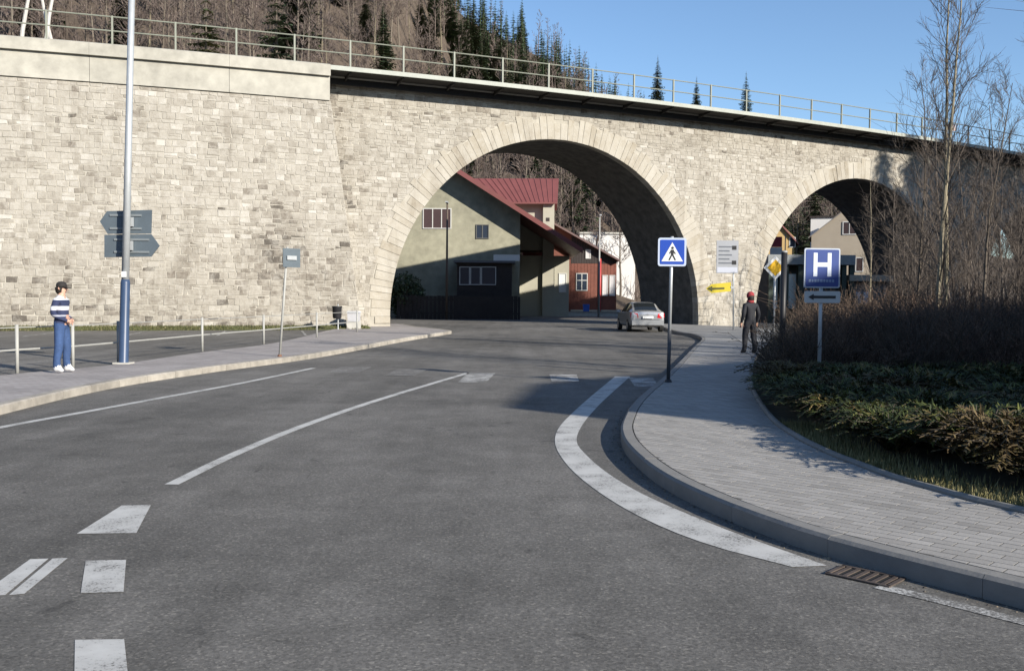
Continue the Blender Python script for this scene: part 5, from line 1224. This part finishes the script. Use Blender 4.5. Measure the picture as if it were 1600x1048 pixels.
# --- shrub bed
def shrub_mesh(seed, h, r, n):
    R = random.Random(seed); m = MB()
    for i in range(n):
        a = R.uniform(0, 6.28); rr = R.random() ** .5; p = Vector((math.cos(a) * rr * r * .35, math.sin(a) * rr * r * .35, -.05)); d = Vector((math.cos(a) * rr * .75, math.sin(a) * rr * .75, 1)).normalized(); L = h * R.uniform(.6, 1.1); tn = R.random(); q1 = p + d * L * .5; d2 = rvec(d, .35, R); q2 = q1 + d2 * L * .5
        m.tube([p, q1, q2], [.008, .006, .003], 3, False, tn)
        for k in range(9):
            t = R.uniform(.25, 1); b = p.lerp(q1, t * 2) if t < .5 else q1.lerp(q2, t * 2 - 1); d3 = rvec(d2, R.uniform(.5, 1.1), R); e = b + d3 * L * R.uniform(.12, .28); m.tube([b, e], [.004, .002], 3, False, tn)
            for w in range(2):
                c = b.lerp(e, R.uniform(.3, 1)); u = rvec(d3, .9, R) * R.uniform(.02, .05); v = rvec(d3, 1.2, R) * .012; m.add([c, c + u * .5 + v, c + u, c + u * .5 - v], [(0, 1, 2, 3)], min(1, tn + .25))
    return m
psr = []
for k, (h, r, lab) in enumerate(((1.35, .9, 'twiggy brown leafless shrub in the bed beside the pavement'), (1.85, 1.05, 'tall twiggy brown shrub at the back of the bed'))):
    t = thing('shrub', lab, 'shrub', (0, 0, 0), 'brown shrubs in the planting bed'); o = bpy.data.objects.new('twigs', shrub_mesh(400 + k, h, r, 85).mesh('twigs', M_shrub)); COL.objects.link(o); o.parent = t; psr.append(t)
edge = [(p.y, p.x) for p in iR]; edge.sort(); ey = np.array([e[0] for e in edge]); ex = np.array([e[1] for e in edge])
us = set(); Y = 16.2; cnt = 0
while Y < 32:
    x = float(np.interp(Y, ey, ex)) + (.85 if Y < 19 else 1.3 if Y < 22 else 2.0)
    while x < .56 * Y + 3.0:
        X = x + R.uniform(-.3, .3); YY = Y + R.uniform(-.35, .35); k = 0 if (x - np.interp(Y, ey, ex)) < 2 else 1
        if X > np.interp(YY, ey, ex) + .45 and cnt < 230:
            t = psr[k] if k not in us else copy_tree(psr[k], (0, 0, 0)); us.add(k); s_ = R.uniform(.75, 1.1); t.location = (X, YY, .09); t.rotation_euler = (0, 0, R.uniform(0, 6.28)); t.scale = (s_, s_, s_ * R.uniform(.8, 1.05)); cnt += 1
        x += 1.0 if Y < 20 else 1.25
    Y += 1.0 if Y < 20 else 1.3
# junipers creeping along the front of the bed
def juniper_mesh(seed, r, h, n):
    R = random.Random(seed); m = MB(); st_ = MB()
    for i in range(n):
        a = R.uniform(0, 6.28); L = r * R.uniform(.5, 1.1); d = Vector((math.cos(a), math.sin(a), 0)); u = Vector((-d.y, d.x, 0)); z0 = R.uniform(.05, h * .6); tn = R.random() ** 1.3; pts = []
        for k in range(6): f = k / 5; pts.append(d * L * (.1 + .9 * f) + Vector((R.gauss(0, .02), R.gauss(0, .02), z0 + h * (.75 * math.sin(f * 2.3)) * R.uniform(.7, 1.1))))
        st_.tube(pts, [.007, .006, .005, .004, .003, .002], 3, False, tn)
        for k in range(5):
            for q in range(5):
                b = pts[k].lerp(pts[k + 1], q / 5); al = (pts[k + 1] - pts[k]).normalized()
                for sg_ in (-1, 1):
                    l = R.uniform(.05, .13) * (1.15 - k * .12); t = (al * .8 + u * sg_ * R.uniform(.4, .9) + Vector((0, 0, R.uniform(-.1, .5)))).normalized() * l; w = Vector((0, 0, 1)).cross(t).normalized() * .010 + Vector((0, 0, R.uniform(-.006, .006))); m.add([b - w, b + w, b + t + w * .3, b + t - w * .3], [(0, 1, 2, 3)], min(1, max(0, tn + R.uniform(-.2, .2))))
    return st_, m
pj = []
for k in range(3):
    a_, b_ = juniper_mesh(500 + k, .85, .42, 130); t = thing('juniper', 'low spreading green juniper along the front of the shrub bed', 'shrub', (0, 0, 0), 'junipers along the bed edge')
    for nm, mb_, mt_ in (('stems', a_, M_twig), ('needles', b_, M_jun)): o = bpy.data.objects.new(nm, mb_.mesh(nm, mt_)); COL.objects.link(o); o.parent = t
    pj.append(t)
us = set(); i = 0
for Y in np.arange(6.8, 16.4, .62):
    for off in np.arange(.75 if Y < 12 else .6, .55 * Y + 1.2 - float(np.interp(Y, ey, ex)), .78):
        X = float(np.interp(Y, ey, ex)) + off + R.uniform(-.12, .12) + (.25 if Y < 9 else 0); k = i % 3; i += 1
        t = pj[k] if k not in us else copy_tree(pj[k], (0, 0, 0)); us.add(k); s_ = R.uniform(.7, 1.05); t.location = (X, Y + R.uniform(-.2, .2), .1); t.rotation_euler = (0, 0, R.uniform(0, 6.28)); t.scale = (s_, s_, s_ * R.uniform(.7, 1.05))
# dry grass between edging and junipers
pts = []
for i in range(9000):
    Y = R.uniform(4.5, 11.5); X = float(np.interp(Y, ey, ex)) + .06 + abs(R.gauss(0, .28)); pts.append(Vector((X, Y, .105)))
blades('edge_grass', pts, .03, .11, tinted('dry_grass_blades', [(0, (.09, .085, .03)), (.5, (.20, .185, .08)), (1, (.33, .29, .15))], bmp=0, grain=3), 'dry grass strip between the edging and the junipers', w=.006)
# dark bush against the abutment beyond the arch
t = thing('evergreen_bush', 'dark evergreen bush beside the plaster house', 'shrub', (-8.1, 72.6, 0)); m1 = MB(); m = MB()
for i in range(14):
    a = R.uniform(0, 6.28); m1.tube([(-8.1 + .2 * math.cos(a), 72.6 + .2 * math.sin(a), -.1), (-8.1 + 1.0 * math.cos(a), 72.6 + 1.0 * math.sin(a), R.uniform(1.5, 3))], [.04, .015], 4, False)
for i in range(3500):
    v = Vector((R.gauss(0, 1), R.gauss(0, 1), R.gauss(0, 1))).normalized() * R.random() ** .4; c = Vector((-8.1 + v.x * 1.5, 72.6 + v.y * 1.4, 1.75 + v.z * 1.75)); q = Vector((R.gauss(0, .09), R.gauss(0, .09), R.gauss(0, .09))); w = Vector((R.gauss(0, .07), R.gauss(0, .07), R.gauss(0, .07))); m.add([c, c + q, c + q + w, c + w], [(0, 1, 2, 3)], R.random())
m1.build('stems', M_bark, t); m.build('leaves', M_needle, t)
# rubbish scraps of leaf litter at the kerbs are left to the materials
